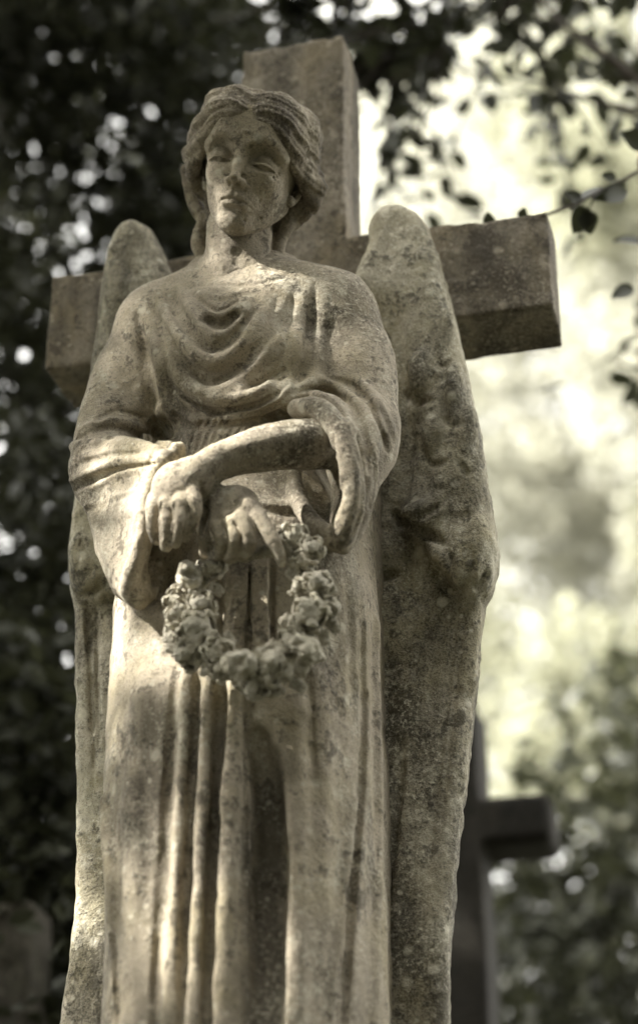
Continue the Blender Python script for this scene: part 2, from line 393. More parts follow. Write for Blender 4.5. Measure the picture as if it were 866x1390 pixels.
# ---- robe -----------------------------------------------------------------
def make_robe():
    v = Vol((-.36, -.48, 1.79), (.26, .03, 3.02), .0022)
    prof = [(372, 268, 392, .045), (395, 225, 438, .066), (430, 200, 462, .085), (480, 195, 455, .108), (530, 205, 440, .112), (570, 225, 420, .100), (598, 238, 405, .092),
            (640, 222, 425, .105), (700, 195, 455, .122), (760, 180, 482, .134), (830, 163, 497, .142), (900, 157, 500, .146), (1000, 152, 502, .150), (1100, 150, 503, .153), (1200, 150, 505, .157), (1300, 152, 508, .162), (1400, 150, 512, .168), (1560, 150, 520, .17)]
    zs, cx, rx, ry = [], [], [], []
    for py, a, b, r in prof:
        A, B = at(a, py, -.19), at(b, py, -.19)
        zs.append((A[2]+B[2])/2); cx.append((A[0]+B[0])/2); rx.append((B[0]-A[0])/2); ry.append(r)
    zs, cx, rx, ry = [np.array(q)[::-1] for q in (zs, cx, rx, ry)]
    Z = v.ax[2]; top = zs[-1]
    CX, RX, RY = [np.interp(Z, zs, q) for q in (cx, rx, ry)]
    X = v.ax[0][:, None, None]-CX[None, None]; Y = v.ax[1][None, :, None]+.19
    k0 = np.sqrt((X/RX)**2+(Y/RY)**2); k1 = np.sqrt((X/RX**2)**2+(Y/RY**2)**2)+1e-6
    d = k0*(k0-1)/k1
    d = np.maximum(d, (Z-top)[None, None, :]); v.D = d.astype(np.float32)
    # shoulders and upper arms
    v.ptube([(215, 440, -.20, 44), (300, 404, -.19, 42), (360, 398, -.19, 42), (450, 425, -.19, 54)], k=.05)
    v.ptube([(212, 448, -.20, 43), (172, 520, -.205, 47), (148, 600, -.235, 47), (142, 640, -.26, 43)], k=.03)
    v.ptube([(452, 428, -.19, 52), (484, 490, -.20, 52), (492, 560, -.225, 46), (488, 610, -.25, 40)], k=.03)
    # breast
    v.pell(270, 500, -.25, 48, 40, 44, k=.04); v.pell(385, 500, -.25, 48, 40, 44, k=.04)
    # bodice bagging over the girdle
    v.ptube([(232, 556, -.24, 17), (275, 547, -.275, 18), (330, 543, -.287, 17), (390, 536, -.277, 18), (430, 530, -.25, 18)], k=.02)
    # hips / knee
    v.pell(330, 800, -.20, 150, 120, 150, k=.05)
    # -- left sleeve: a heavy open sleeve hanging from the forearm
    v.ptube([(140, 640, -.26, 43), (178, 632, -.31, 36), (215, 622, -.345, 24), (240, 615, -.36, 13)], k=.02)
    v.ptube([(245, 690, -.36, 22), (228, 740, -.34, 26), (214, 790, -.32, 16)], 's', .02)
    v.panel([(128, 650, -.25), (222, 628, -.375), (203, 700, -.37), (178, 795, -.345), (148, 740, -.29)], 14, k=.02)
    v.panel([(128, 650, -.25), (150, 740, -.27), (178, 795, -.32), (205, 780, -.25), (200, 680, -.20)], 14, k=.02)
    v.ptube([(242, 608, -.388, 9), (214, 640, -.392, 10), (199, 690, -.392, 10), (189, 745, -.385, 11), (176, 800, -.36, 15), (200, 808, -.33, 12), (218, 780, -.30, 9), (230, 735, -.275, 8)], k=.01)
    v.ptube([(246, 655, -.36, 16), (222, 690, -.35, 22), (212, 745, -.335, 19), (203, 785, -.325, 10)], 's', .008)
    # -- right sleeve: rolled back over the forearm, hem hanging in a loop
    v.ptube([(490, 590, -.24, 44), (486, 640, -.26, 36), (476, 690, -.28, 28), (462, 725, -.30, 20)], k=.03)
    v.ptube([(440, 568, -.30, 34), (470, 600, -.31, 34)], k=.03)
    v.ptube([(404, 556, -.335, 12), (432, 555, -.362, 15), (462, 588, -.372, 16), (478, 640, -.37, 16), (478, 692, -.36, 17), (458, 731, -.345, 17), (430, 716, -.335, 13), (406, 680, -.31, 12), (396, 640, -.29, 12)], k=.012)
    v.ptube([(500, 560, -.27, 16), (498, 610, -.32, 18), (494, 660, -.33, 16), (485, 715, -.325, 12), (468, 742, -.33, 9)], k=.016)
    v.ptube([(448, 640, -.37, 12), (450, 672, -.35, 14), (446, 694, -.345, 8)], 's', .012)
    # back tied to the wings
    v.box3((-.20, -.16, 1.9), (.10, -.0, 2.85), .03, k=.04)

    S = v.stroke; G = v.groove; Rg = v.ridge; v.ref = v.D.copy()       # every fold is laid out on the plain form
    # cowl folds at the neck
    S([(218, 404), (236, 440), (260, 474), (283, 490), (302, 487), (332, 460), (356, 428)], 9, 15)
    S([(214, 420), (232, 458), (258, 492), (286, 505), (310, 500), (345, 470)], 7, -9, 'c')
    S([(244, 390), (262, 425), (282, 450), (298, 455), (320, 436), (336, 412)], 7, 15)
    S([(232, 400), (250, 434), (272, 462), (290, 472), (314, 462), (344, 424)], 7, -18, 'c')
    S([(258, 398), (280, 420), (300, 428), (318, 420), (332, 404)], 8, 8); S([(280, 440), (305, 437), (324, 426)], 9, -24, 'c')
    S([(270, 395), (292, 404), (315, 402), (332, 395)], 6, 4)
    S([(240, 470), (268, 510), (290, 522), (325, 505), (374, 450), (396, 410)], 9, -9)
    S([(236, 500), (270, 532), (305, 530), (350, 490), (384, 440)], 12, 7)
    S([(186, 424), (196, 470), (205, 520), (220, 570), (240, 600)], 7, -18, 'c'); S([(200, 425), (214, 480), (222, 530), (240, 580)], 10, 9)
    S([(212, 440), (226, 490), (236, 540), (250, 570)], 7, -8, 'c'); S([(226, 450), (240, 500), (252, 545)], 9, 5)
    S([(176, 436), (184, 490), (192, 540), (204, 585)], 10, 6)
    S([(428, 384), (421, 440), (415, 490), (400, 530), (388, 548)], 8, -11, 'c'); S([(415, 395), (407, 450), (398, 500), (384, 535)], 10, 3)
    S([(398, 400), (392, 450), (376, 505)], 6, -8, 'c'); S([(442, 395), (436, 450), (430, 500), (415, 535)], 10, 6)
    S([(378, 400), (362, 450), (340, 500)], 7, -5, 'c')
    S([(250, 392), (290, 386), (330, 388), (375, 380), (398, 368)], 4, -4, 'c')
    Rg([(216, 402), (232, 438), (256, 472), (280, 492), (302, 489), (334, 462), (358, 426)], 8, 7); Rg([(246, 392), (264, 428), (284, 452), (300, 454), (322, 434), (338, 410)], 6, 6)
    G([(228, 402), (246, 436), (268, 464), (288, 475), (312, 464), (342, 426)], 5, 6); G([(278, 432), (300, 440), (322, 424)], 7, 10, .004)
    G([(240, 484), (270, 514), (292, 518), (326, 496), (360, 455)], 4.5, 7); G([(262, 398), (284, 416), (302, 420), (322, 408)], 3, 4); G([(188, 428), (198, 474), (207, 520), (222, 566), (242, 596)], 5, 8)
    G([(214, 446), (228, 496), (240, 545)], 3.5, 4); G([(428, 388), (420, 440), (413, 490), (400, 528)], 5, 7); G([(398, 404), (392, 450), (378, 500)], 3, 3)
    Rg([(236, 500), (266, 530), (300, 534), (340, 505)], 7, 3)
    # gathered edge over the girdle
    S([(235, 516), (262, 538), (292, 546), (330, 542), (365, 531), (388, 516)], 7, -9, 'c'); S([(240, 531), (268, 552), (300, 558), (345, 552), (385, 538)], 8, 8)
    S([(228, 538), (250, 566), (262, 578)], 6, -7, 'c'); S([(222, 561), (244, 576), (285, 574), (330, 568), (380, 551), (402, 541)], 7, -10, 'c')
    S([(340, 531), (372, 518), (384, 510)], 5, -7, 'c'); S([(268, 546), (285, 536), (298, 521)], 5, 4)
    G([(232, 518), (256, 542), (290, 558), (330, 554), (366, 541), (390, 518)], 5, 8); Rg([(240, 510), (266, 532), (300, 542), (340, 536), (380, 514)], 7, 6)
    Rg([(228, 548), (256, 570), (300, 572), (350, 562), (395, 542)], 5, 5); G([(236, 561), (262, 580), (300, 580), (350, 570)], 4, 5)
    for i, x in enumerate((262, 272, 281, 291, 300, 310, 321, 333, 345)):
        G([(x+12, 572), (x+3, 586), (x-3, 602), (x-8, 618)], 2.8, 5, .002)
    G([(330, 526), (360, 516), (384, 502)], 3.5, 4)
    # left arm cloth
    S([(104, 585), (135, 572), (168, 572), (205, 590), (238, 604)], 6, 7); S([(104, 598), (136, 586), (168, 587), (205, 602)], 6, -8, 'c')
    S([(98, 612), (130, 600), (165, 602), (200, 612)], 7, 6); S([(100, 655), (128, 640), (158, 626), (200, 622)], 9, -5)
    S([(97, 660), (118, 690), (138, 735), (158, 780)], 9, 4); S([(104, 665), (130, 655), (165, 640), (205, 632), (230, 622)], 8, 6)
    S([(120, 680), (150, 668), (190, 655)], 10, -5); S([(135, 700), (158, 700), (190, 690)], 12, 4)
    S([(150, 450), (135, 500), (122, 550)], 14, 3)
    G([(104, 594), (136, 581), (170, 583), (207, 598), (236, 610)], 4, 6); Rg([(100, 606), (134, 596), (170, 598), (214, 612)], 6, 5)
    G([(99, 632), (128, 622), (165, 616), (205, 620)], 4, 5); G([(102, 664), (132, 648), (168, 634), (212, 630)], 4, 6); Rg([(98, 652), (130, 638), (165, 627), (205, 622)], 6, 4)
    G([(118, 690), (146, 680), (184, 668)], 4, 3); G([(132, 566), (160, 556), (196, 566)], 4, 3)
    # right arm cloth: rolled folds above the forearm
    S([(388, 552), (404, 540), (432, 538), (462, 556), (480, 590)], 6, 7); S([(396, 545), (420, 528), (450, 530), (482, 555), (500, 600)], 5, -9, 'c')
    S([(405, 528), (432, 518), (465, 530), (496, 560), (512, 600)], 8, 7)
    S([(470, 520), (495, 545), (515, 580), (526, 612)], 6, -13, 'c'); S([(480, 512), (508, 538), (528, 575), (535, 600)], 8, 7)
    S([(478, 600), (492, 640), (490, 690), (478, 725)], 5, -8, 'c')
    S([(455, 590), (464, 630), (462, 680), (450, 712)], 5, 5); S([(505, 615), (508, 650), (500, 690)], 6, -8, 'c')
    S([(436, 560), (452, 590), (458, 630)], 5, -5)
    G([(392, 542), (418, 530), (450, 534), (480, 558), (498, 600), (503, 640)], 4.5, 8); Rg([(386, 556), (402, 541), (430, 537), (458, 552), (478, 586)], 6, 5)
    G([(470, 516), (497, 542), (516, 578), (526, 612)], 5, 12); Rg([(408, 526), (436, 518), (466, 530), (494, 556), (512, 596)], 6, 5); G([(446, 512), (478, 524), (505, 552), (520, 590)], 3.5, 4)
    pass; G([(508, 615), (511, 652), (503, 690)], 4, 4); pass
    # skirt: the long folds below the wreath
    v.ref = None
    # the sash hanging through the wreath, and the pillar folds under it
    v.panel([(312, 720, -.318), (336, 720, -.322), (334, 900, -.345), (308, 900, -.342)], 4, k=.004)
    v.panel([(346, 735, -.318), (364, 740, -.318), (362, 900, -.342), (342, 905, -.345)], 4, k=.004)
    v.ref = v.D.copy()
    G([(300, 745), (299, 820), (297, 890)], 5, 9); G([(339, 742), (338, 820), (336, 895)], 4, 12, .002); G([(370, 760), (369, 830), (366, 900)], 5, 8)
    Rg([(323, 745), (321, 820), (318, 890)], 5, 3)
    for pts, r, d in [
        ([(256, 900), (249, 1000), (241, 1120), (233, 1300), (229, 1420)], 9, 11), ([(284, 905), (280, 1000), (275, 1100), (266, 1300), (262, 1420)], 10, 11),
        ([(318, 925), (314, 1050), (308, 1180), (302, 1300), (300, 1420)], 15, 9), ([(398, 930), (402, 1040), (404, 1180), (402, 1300), (402, 1420)], 13, 9),
        ([(506, 850), (509, 1000), (511, 1120), (506, 1300), (503, 1420)], 9, 8), ([(476, 1090), (466, 1220), (454, 1320), (448, 1420)], 9, 5), ([(146, 1090), (152, 1170), (158, 1260)], 10, 6)]:
        Rg(pts, r, d, .010, 4)
    for pts, r, d in [
        ([(238, 905), (231, 1020), (222, 1160), (213, 1300), (208, 1420)], 8, 12), ([(270, 900), (264, 1000), (258, 1120), (250, 1300), (246, 1420)], 5, 12),
        ([(301, 900), (297, 1000), (291, 1110), (283, 1300), (279, 1420)], 7, 22), ([(338, 905), (337, 1020), (333, 1150), (331, 1300), (330, 1420)], 5, 10),
        ([(348, 985), (357, 1060), (358, 1180), (356, 1300), (356, 1420)], 16, 48), ([(364, 1010), (374, 1090), (376, 1180), (374, 1300), (374, 1420)], 14, 44),
        ([(494, 850), (495, 1000), (486, 1120), (477, 1220), (470, 1330), (466, 1420)], 7, 17), ([(484, 1130), (474, 1220), (462, 1320), (456, 1420)], 4, 7),
        ([(140, 1190), (147, 1240), (156, 1290), (160, 1420)], 5, 12), ([(416, 900), (424, 960), (428, 1060)], 8, 3)]:
        G(pts, r, d, .005, 4)
    for pts, w, a, pr in [
        ([(200, 900), (190, 1000), (182, 1120), (180, 1300)], 26, 10, 'g'), ([(430, 900), (436, 1040), (434, 1200), (428, 1330)], 24, 10, 'g'),
        ([(215, 830), (230, 880), (248, 905)], 10, -10, 'g'), ([(205, 760), (190, 820), (178, 880)], 14, 6, 'g'), ([(180, 1000), (200, 1100), (202, 1250)], 16, -6, 'g'),
        ([(470, 780), (478, 900), (480, 1000)], 12, -5, 'g'), ([(300, 700), (345, 690), (400, 700)], 8, -8, 'g')]:
        S(pts, w, a, pr, 4)
    v.noise(.10, .0016); v.noise(.03, .0009); v.noise(.011, .0004)
    # hem: cut flat on the plinth
    v.box3((-.5, -.6, 1.0), (.5, .2, PLINTH_TOP+.004), .0, 's')
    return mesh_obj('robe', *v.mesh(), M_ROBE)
robe = under(make_robe(), angel)

# ---- head frame -------------------------------------------------------------
def head_matrix():
    tilt, nod, turn, s = R(16.5), R(24), R(8), .0097
    Mr = Matrix.Rotation(turn, 3, 'Z') @ Matrix.Rotation(tilt, 3, 'Y') @ Matrix.Rotation(nod, 3, 'X')
    SH = np.eye(3); SH[0, 2] = -.075          # the face leans a little: carved slightly uneven
    M = np.eye(4); M[:3, :3] = (np.array(Mr)@SH)*s
    tgt = at(327, 213, -.325); M[:3, 3] = tgt-M[:3, :3]@np.array([0, -8.2, 0])
    return M, s
HM, HS = head_matrix()

def make_head():
    v = Vol((-8.5, -12.5, -13), (8.5, 9, 11), .12, HM, HS)
    v.ell((0, .8, 3), (6.5, 8.6, 7.6)); v.ell((0, -2.2, -1.6), (5.65, 6.4, 6.9), k=1.6)
    v.tube([(-4.1, -.5, -4.2), (-2.3, -4.3, -7.4), (0, -5.9, -8.7), (2.3, -4.3, -7.4), (4.1, -.5, -4.2)], [1.3, 1.35, 1.45, 1.35, 1.3], k=1.9)
    v.ell((0, -7.1, -8.5), (1.7, 1.2, 1.25), k=1.6)
    for q in (-1, 1):
        v.ell((q*2.9, -5.9, -2.1), (1.9, 1.7, 2.0), k=1.7); v.ell((q*4.3, -4.4, 1.4), (1.4, 1.9, 2.2), k=1.2)
        v.tube([(q*5.1, -5.5, 1.4), (q*3.9, -7.0, 2.4), (q*2.4, -7.8, 2.75), (q*1.1, -8.05, 1.9)], [.5, .55, .5, .45], k=1.5)
    v.ell((0, -6.6, 4.4), (4.2, 1.9, 3.0), k=2.4)
    for q in (-1, 1):
        v.ell((q*3.1, -8.75, .5), (2.05, 2.5, 1.85), 's', .5)
        v.ell((q*1.55, -8.7, .2), (.75, 1.3, 1.3), 's', .8)
        v.ell((q*3.05, -6.2, -.15), (1.6, 1.35, 1.3), k=.25)
        v.tube([(q*1.45, -7.0, -.5), (q*2.2, -7.7, -.42), (q*3.15, -7.95, -.42), (q*4.05, -7.4, -.6), (q*4.8, -6.6, -1.05)], [.12, .2, .24, .2, .12], k=.15)
        v.tube([(q*1.6, -7.0, -.95), (q*2.5, -7.5, -1.35), (q*3.4, -7.45, -1.4), (q*4.5, -6.6, -1.1)], [.14, .2, .2, .14], k=.4)
        v.tube([(q*1.6, -7.25, -.72), (q*2.4, -7.75, -.82), (q*3.3, -7.8, -.85), (q*4.4, -7.0, -1.02)], [.12, .28, .28, .12], 's', .1); v.ell((q*3.0, -7.35, -.5), (.75, .35, .75), 'u', .05)
        v.tube([(q*1.6, -7.1, .6), (q*2.6, -7.6, 1.15), (q*3.6, -7.4, 1.15), (q*4.7, -6.4, .4)], [.15, .2, .2, .12], 's', .3)
    # nose
    v.tube([(0, -7.6, 1.9), (0, -8.3, .4), (0, -9.05, -1.5), (0, -9.7, -3.1)], [.62, .52, .58, .62], k=1.0)
    v.ell((0, -9.75, -3.25), (.7, .72, .6), k=.6)
    for q in (-1, 1):
        v.ell((q*.92, -9.0, -3.45), (.5, .8, .5), k=.45)
        v.ell((q*.5, -9.5, -4.0), (.28, .5, .34), 's', .2)
    v.tube([(0, -9.5, -3.85), (0, -8.6, -4.2)], [.22, .25], k=.3)
    # mouth
    v.ell((0, -6.9, -5.6), (2.5, 1.75, 1.9), k=1.6)
    v.tube([(-2.3, -7.4, -6.2), (-1.1, -8.35, -5.45), (-.4, -8.7, -5.2), (0, -8.62, -5.32), (.4, -8.7, -5.2), (1.1, -8.35, -5.45), (2.3, -7.4, -6.2)], [.14, .3, .36, .32, .36, .3, .14], k=.4)
    v.tube([(-1.7, -7.7, -6.25), (-.9, -8.35, -6.45), (0, -8.5, -6.55), (.9, -8.35, -6.45), (1.7, -7.7, -6.25)], [.18, .36, .42, .36, .18], k=.45)
    v.tube([(-2.6, -7.3, -6.55), (-1.2, -8.5, -5.88), (0, -8.9, -5.82), (1.2, -8.5, -5.88), (2.6, -7.3, -6.55)], [.1, .13, .14, .13, .1], 's', .25)
    v.ell((0, -8.7, -7.15), (1.2, .5, .3), 's', .7)
    v.tube([(0, -9.1, -4.4), (0, -9.25, -5.0)], [.2, .25], 's', .4)
    for q in (-1, 1): v.ell((q*2.7, -8.0, -6.35), (.4, .5, .45), 's', .6)
    # ears
    for q in (-1, 1):
        v.tube([(q*5.9, -1.4, -3.6), (q*6.4, -.6, -3.2), (q*6.9, .2, -1.4), (q*6.9, .4, .3), (q*6.4, -.3, 1.2), (q*5.9, -1.4, .6)], [.5, .4, .4, .4, .36, .3], k=.3)
        v.ell((q*6.0, -1.35, -3.4), (.45, .6, .75), k=.3)
        v.ell((q*6.5, -.7, -1.0), (.6, .9, 1.2), 's', .3)
    nk = [(325, 312, -.225, 45), (324, 345, -.225, 45), (323, 366, -.215, 48), (322, 390, -.205, 60)]
    v2 = Vol((-.19, -.36, 2.82), (.08, -.08, 3.09), .0014)
    v2.ptube(nk, k=.01)
    v2.ptube([(322, 404, -.20, 56), (250, 424, -.19, 26)], k=.03); v2.ptube([(322, 404, -.20, 56), (410, 420, -.19, 26)], k=.03)
    v2.stroke([(283, 312), (290, 340), (306, 368)], 7, 5); v2.stroke([(368, 316), (356, 345), (338, 370)], 7, 5)
    v2.stroke([(322, 335), (322, 364)], 9, -4); v2.stroke([(270, 384), (300, 376), (318, 384)], 6, 3); v2.stroke([(335, 384), (360, 376), (392, 380)], 6, 3)
    v2.noise(.02, .0006)
    v.noise(2.2, .05); v.noise(.6, .025)
    rg = np.random.default_rng(4)
    for i in range(34):
        px, py = rg.uniform(280, 385), rg.uniform(165, 305); q = v.surf(px, py)
        if q is None: continue
        r = rg.uniform(.08, .2); v.ell(q, (r*1.4, r, r), 's' if rg.random() < .5 else 'u', .25)
    for px, py, r in ((334, 178, .35), (326, 182, .3), (308, 266, .22), (340, 270, .25), (316, 273, .25)):
        q = v.surf(px, py)
        if q is not None: v.ell(q, (r, r*.6, r*.7), 'u', .3)
    A, FA = v.mesh(); B, FB = v2.mesh()
    return (A, FA), (B, FB)

# ---- forearms and hands ------------------------------------------------------
def make_hands():
    v = Vol((-.24, -.48, 2.40), (.12, -.22, 2.79), .0015)
    # her left forearm across the waist
    v.ptube([(478, 606, -.28, 36), (430, 602, -.345, 35), (370, 606, -.375, 33), (310, 622, -.40, 26), (272, 640, -.415, 22)], k=.01)
    v.pell(243, 668, -.415, 33, 22, 34, k=.02); v.pell(236, 655, -.42, 24, 18, 26, k=.02); v.pell(262, 655, -.415, 20, 18, 24, k=.015)
    for pts in ([(262, 672, -.425, 12), (264, 694, -.43, 11.5), (259, 713, -.425, 10), (252, 728, -.415, 8)],
                [(247, 680, -.43, 12), (246, 703, -.437, 11.5), (242, 722, -.43, 10), (238, 736, -.418, 8.5)],
                [(229, 682, -.425, 12), (227, 705, -.43, 11.5), (226, 724, -.425, 10), (226, 740, -.41, 8.5)],
                [(212, 678, -.415, 11.5), (208, 698, -.42, 11), (208, 716, -.415, 10), (213, 732, -.405, 8)]):
        v.ptube(pts, k=.0022)
    v.ptube([(262, 650, -.40, 12), (282, 668, -.395, 11), (286, 690, -.39, 9)], k=.008)      # thumb, round the other wrist
    # her right forearm from the open sleeve, under the other hand
    v.ptube([(170, 680, -.28, 30), (222, 690, -.345, 27), (270, 692, -.375, 25)], k=.01)
    v.pell(308, 700, -.385, 38, 24, 34, k=.015); v.pell(325, 682, -.385, 24, 20, 20, k=.02); v.pell(300, 722, -.38, 26, 22, 22, k=.015)
    for pts in ([(332, 682, -.39, 15), (352, 704, -.40, 12.5), (368, 730, -.405, 11), (378, 750, -.40, 9), (382, 764, -.395, 6.5)],
                [(325, 700, -.40, 13), (335, 720, -.41, 12.5), (338, 740, -.405, 11), (330, 752, -.39, 9)],
                [(310, 706, -.40, 13), (318, 730, -.41, 12.5), (318, 748, -.40, 11), (310, 757, -.385, 9)],
                [(292, 710, -.395, 12.5), (298, 732, -.405, 12), (299, 748, -.395, 10.5), (292, 756, -.38, 8.5)],
                [(276, 712, -.385, 11.5), (280, 730, -.395, 11), (282, 744, -.385, 9.5), (278, 750, -.37, 8)]):
        v.ptube(pts, k=.0022)
    # knuckles
    for x, y in ((335, 684), (318, 706), (300, 714), (256, 682), (240, 684), (224, 684)):
        q = v.surf(x, y)
        if q is not None: v.ell(q, (.006, .003, .005), 'u', .008)
    for pts in ([(254, 676), (254, 700), (249, 722), (245, 734)], [(237, 680), (236, 704), (234, 724), (232, 738)], [(220, 678), (217, 700), (217, 720), (219, 734)],
                [(338, 704), (348, 728), (352, 748)], [(316, 706), (327, 724), (326, 748)], [(300, 708), (308, 730), (306, 752)], [(284, 712), (290, 732), (288, 750)]):
        v.groove(pts, 2.0, 3.6, .0015)
    v.stroke([(400, 590), (350, 600), (310, 612)], 12, 4); v.stroke([(420, 618), (370, 622), (320, 636)], 9, -3)
    v.groove([(272, 660), (276, 676), (280, 700), (272, 730)], 3, 6, .002)
    for x, y in ((359, 716), (373, 738), (337, 730), (318, 738), (298, 736), (262, 706), (244, 714), (226, 716)):
        v.stroke([(x-5, y), (x+5, y)], 2.2, -1.0, taper=False)
    v.stroke([(268, 652), (280, 668), (282, 700)], 5, -5, 'c')
    v.noise(.03, .0008); v.noise(.008, .0003)
    return v.mesh()
(HA, HF), (NA, NF) = make_head()
BA, BF = make_hands()
def make_trunk():                                   # chest and upper arms under the cloth, so the figure is one body
    v = Vol((-.26, -.42, 2.42), (.16, -.08, 3.02), .008)
    v.ptube([(322, 372, -.21, 40), (322, 430, -.19, 55), (325, 520, -.19, 75), (328, 600, -.19, 66)], k=.02)
    v.ptube([(322, 430, -.19, 40), (230, 460, -.20, 30), (175, 540, -.21, 28), (150, 630, -.26, 26), (172, 680, -.28, 26)], k=.01)
    v.ptube([(322, 430, -.19, 40), (440, 445, -.19, 32), (486, 520, -.20, 30), (478, 600, -.28, 28)], k=.01)
    return v.mesh()
TA, TF = make_trunk()
V = np.vstack([HA, NA, BA, TA]); F = np.vstack([HF, NF+len(HA), BF+len(HA)+len(NA), TF+len(HA)+len(NA)+len(BA)])
body = under(mesh_obj('body', V, F, M_SKIN), angel)

# ---- hair ---------------------------------------------------------------------
def make_hair():
    v = Vol((-12, -11, -18), (14, 12, 13.5), .16, HM, HS)
    v.ell((.0, 1.8, 3.2), (7.1, 8.8, 6.8))
    # keep the face open
    v.ell((0, -9.2, -1.5), (5.6, 5.4, 7.4), 's', 1.0)
    v.box3((-12, -11, -18), (14, 1.0, -2.2), .5, 's', .5)
    def strand(P, r, k=.55, fr=4.6, am=.075):
        r = [r]*len(P) if np.isscalar(r) else r
        A = catmull(np.hstack([np.asarray(P, float), np.asarray(r, float)[:, None]]), 5)
        A[:, 3] *= 1+.13*np.sin(np.arange(len(A))*.95+len(P))           # waves swelling along the lock
        sl, d = v.tubed(A[:, :3], A[:, 3], k+.3)
        if sl is None: return
        # fine grooves running with the strand
        X, Y, Z = v.ax[0][sl[0]][:, None, None], v.ax[1][sl[1]][None, :, None], v.ax[2][sl[2]][None, None, :]
        best = None; ph = None
        for i in range(len(A)-1):
            a = A[i, :3]; e = A[i+1, :3]-a; L = max(e@e, 1e-9)
            c = a-np.array([0, 1.5, 3]); b = np.cross(e, c); b = b/(np.linalg.norm(b)+1e-9)
            t = np.clip(((X-a[0])*e[0]+(Y-a[1])*e[1]+(Z-a[2])*e[2])/L, 0, 1)
            q = (X-a[0]-t*e[0])**2+(Y-a[1]-t*e[1])**2+(Z-a[2]-t*e[2])**2
            s_ = ((X-a[0])*b[0]+(Y-a[1])*b[1]+(Z-a[2])*b[2])
            if best is None: best = q; ph = s_+0*q
            else: ph = np.where(q < best, s_, ph); best = np.minimum(best, q)
        d = d+am*np.sin(ph*fr+1.6*np.sin(ph*1.9+len(P))+.5*fr*.2*X)
        v.put(sl, d.astype(np.float32), 'u', k)
    # viewer's right side, swept back in waves over the ear
    strand([(.6, -7.4, 6.4), (2.8, -7.3, 6.9), (5.0, -5.8, 5.9), (6.1, -3.2, 4.6), (6.9, -.4, 3.6), (7.0, 4, 3)], [.7, 1.1, 1.3, 1.35, 1.4, 1.3])
    strand([(1.2, -7.6, 5.6), (3.5, -7.1, 5.1), (5.3, -5.6, 3.6), (6.3, -3.4, 2.2), (7.0, -.8, 1.4), (7.5, 2.2, 1.2), (7.6, 5, 1)], [.6, 1.0, 1.15, 1.25, 1.4, 1.5, 1.2])
    strand([(4.3, -6.5, 3.8), (5.5, -4.9, 2.0), (6.5, -3.0, .7), (7.5, -1.0, -.2), (8.4, 1.0, -.5), (8.2, 4, -.4)], [.6, .8, .95, 1.1, 1.45, 1.4])
    strand([(6.9, -1.6, .2), (7.6, -.2, -1.3), (8.1, 1.4, -2.2), (7.8, 3.4, -2.6)], [.5, .95, 1.35, 1.4])
    strand([(7.2, 1.6, -2.4), (7.0, 2.4, -3.9), (6.2, 3.2, -5.0)], [.9, 1.2, 1.0])
    strand([(.4, -6.1, 8.2), (3.4, -5.8, 8.5), (5.5, -3.6, 7.4), (6.4, .2, 6.2), (6.6, 4, 5)], [1.0, 1.2, 1.4, 1.5, 1.5], 1.3, 6.5, .06)
    strand([(.3, -3.0, 9.3), (3.6, -2.6, 9.1), (5.8, 0, 8.1), (6.4, 4, 7)], [1.0, 1.3, 1.5, 1.5], 1.6, 6.5, .05)
    # viewer's left side
    strand([(-.4, -7.5, 6.5), (-2.8, -7.4, 6.9), (-5.2, -6.0, 5.8), (-7.2, -3.4, 4.2), (-8.5, -.6, 2.8), (-8.2, 3, 2)], [.7, 1.1, 1.25, 1.35, 1.4, 1.3])
    strand([(-1.1, -7.7, 5.7), (-3.3, -7.4, 5.3), (-5.2, -6.0, 3.6), (-6.9, -4.0, 2.0), (-8.6, -1.6, .6), (-8.8, 2, .0)], [.6, .95, 1.1, 1.15, 1.3, 1.2])
    strand([(-5.5, -5.0, 2.2), (-7.0, -3.4, .4), (-8.3, -1.4, -.9), (-8.6, 1.2, -2.2), (-7.6, 2.6, -4.0)], [.45, .8, 1.0, 1.2, 1.0])
    strand([(-.3, -6.1, 8.2), (-3.2, -5.9, 8.6), (-5.7, -3.8, 7.6), (-7.2, 0, 6.4), (-7, 4, 5)], [1.0, 1.2, 1.4, 1.5, 1.4], 1.3, 6.5, .06)
    strand([(-.2, -3.0, 9.3), (-3.4, -2.6, 9.1), (-5.7, 0, 8.1), (-6.4, 4, 7)], [1.0, 1.3, 1.5, 1.5], 1.6, 6.5, .05)
    # locks falling behind the jaw
    v.ptube([(254, 232, -.22, 9), (260, 262, -.205, 10), (269, 285, -.20, 11), (277, 300, -.20, 10), (273, 316, -.20, 11), (271, 334, -.20, 11), (277, 356, -.20, 6)], k=.4)
    v.ptube([(404, 284, -.2, 12), (390, 306, -.21, 10), (382, 326, -.21, 8), (379, 348, -.215, 8), (390, 361, -.22, 6), (410, 368, -.22, 4)], k=.4)
    v.tube([(5.6, 2.6, -2), (4.8, 3.2, -5), (3.4, 3.2, -7.5), (2.2, 3.2, -10)], [2.2, 1.8, 1.5, 1.4], k=1.0); v.tube([(-5.6, 2.6, -2), (-4.8, 3.0, -6), (-3.6, 2.6, -9)], [2.2, 1.9, 1.6], k=1.0)
    # parting
    v.tube([(.3, -8.8, 5.6), (.2, -8.3, 7.6), (0, -6.6, 10.0), (0, -3.4, 11.6)], [.35, .35, .3, .2], 's', .5)
    v.noise(1.6, .06); v.noise(.5, .03)
    return mesh_obj('hair', *v.mesh(), M_HAIR)
hair = under(make_hair(), angel)

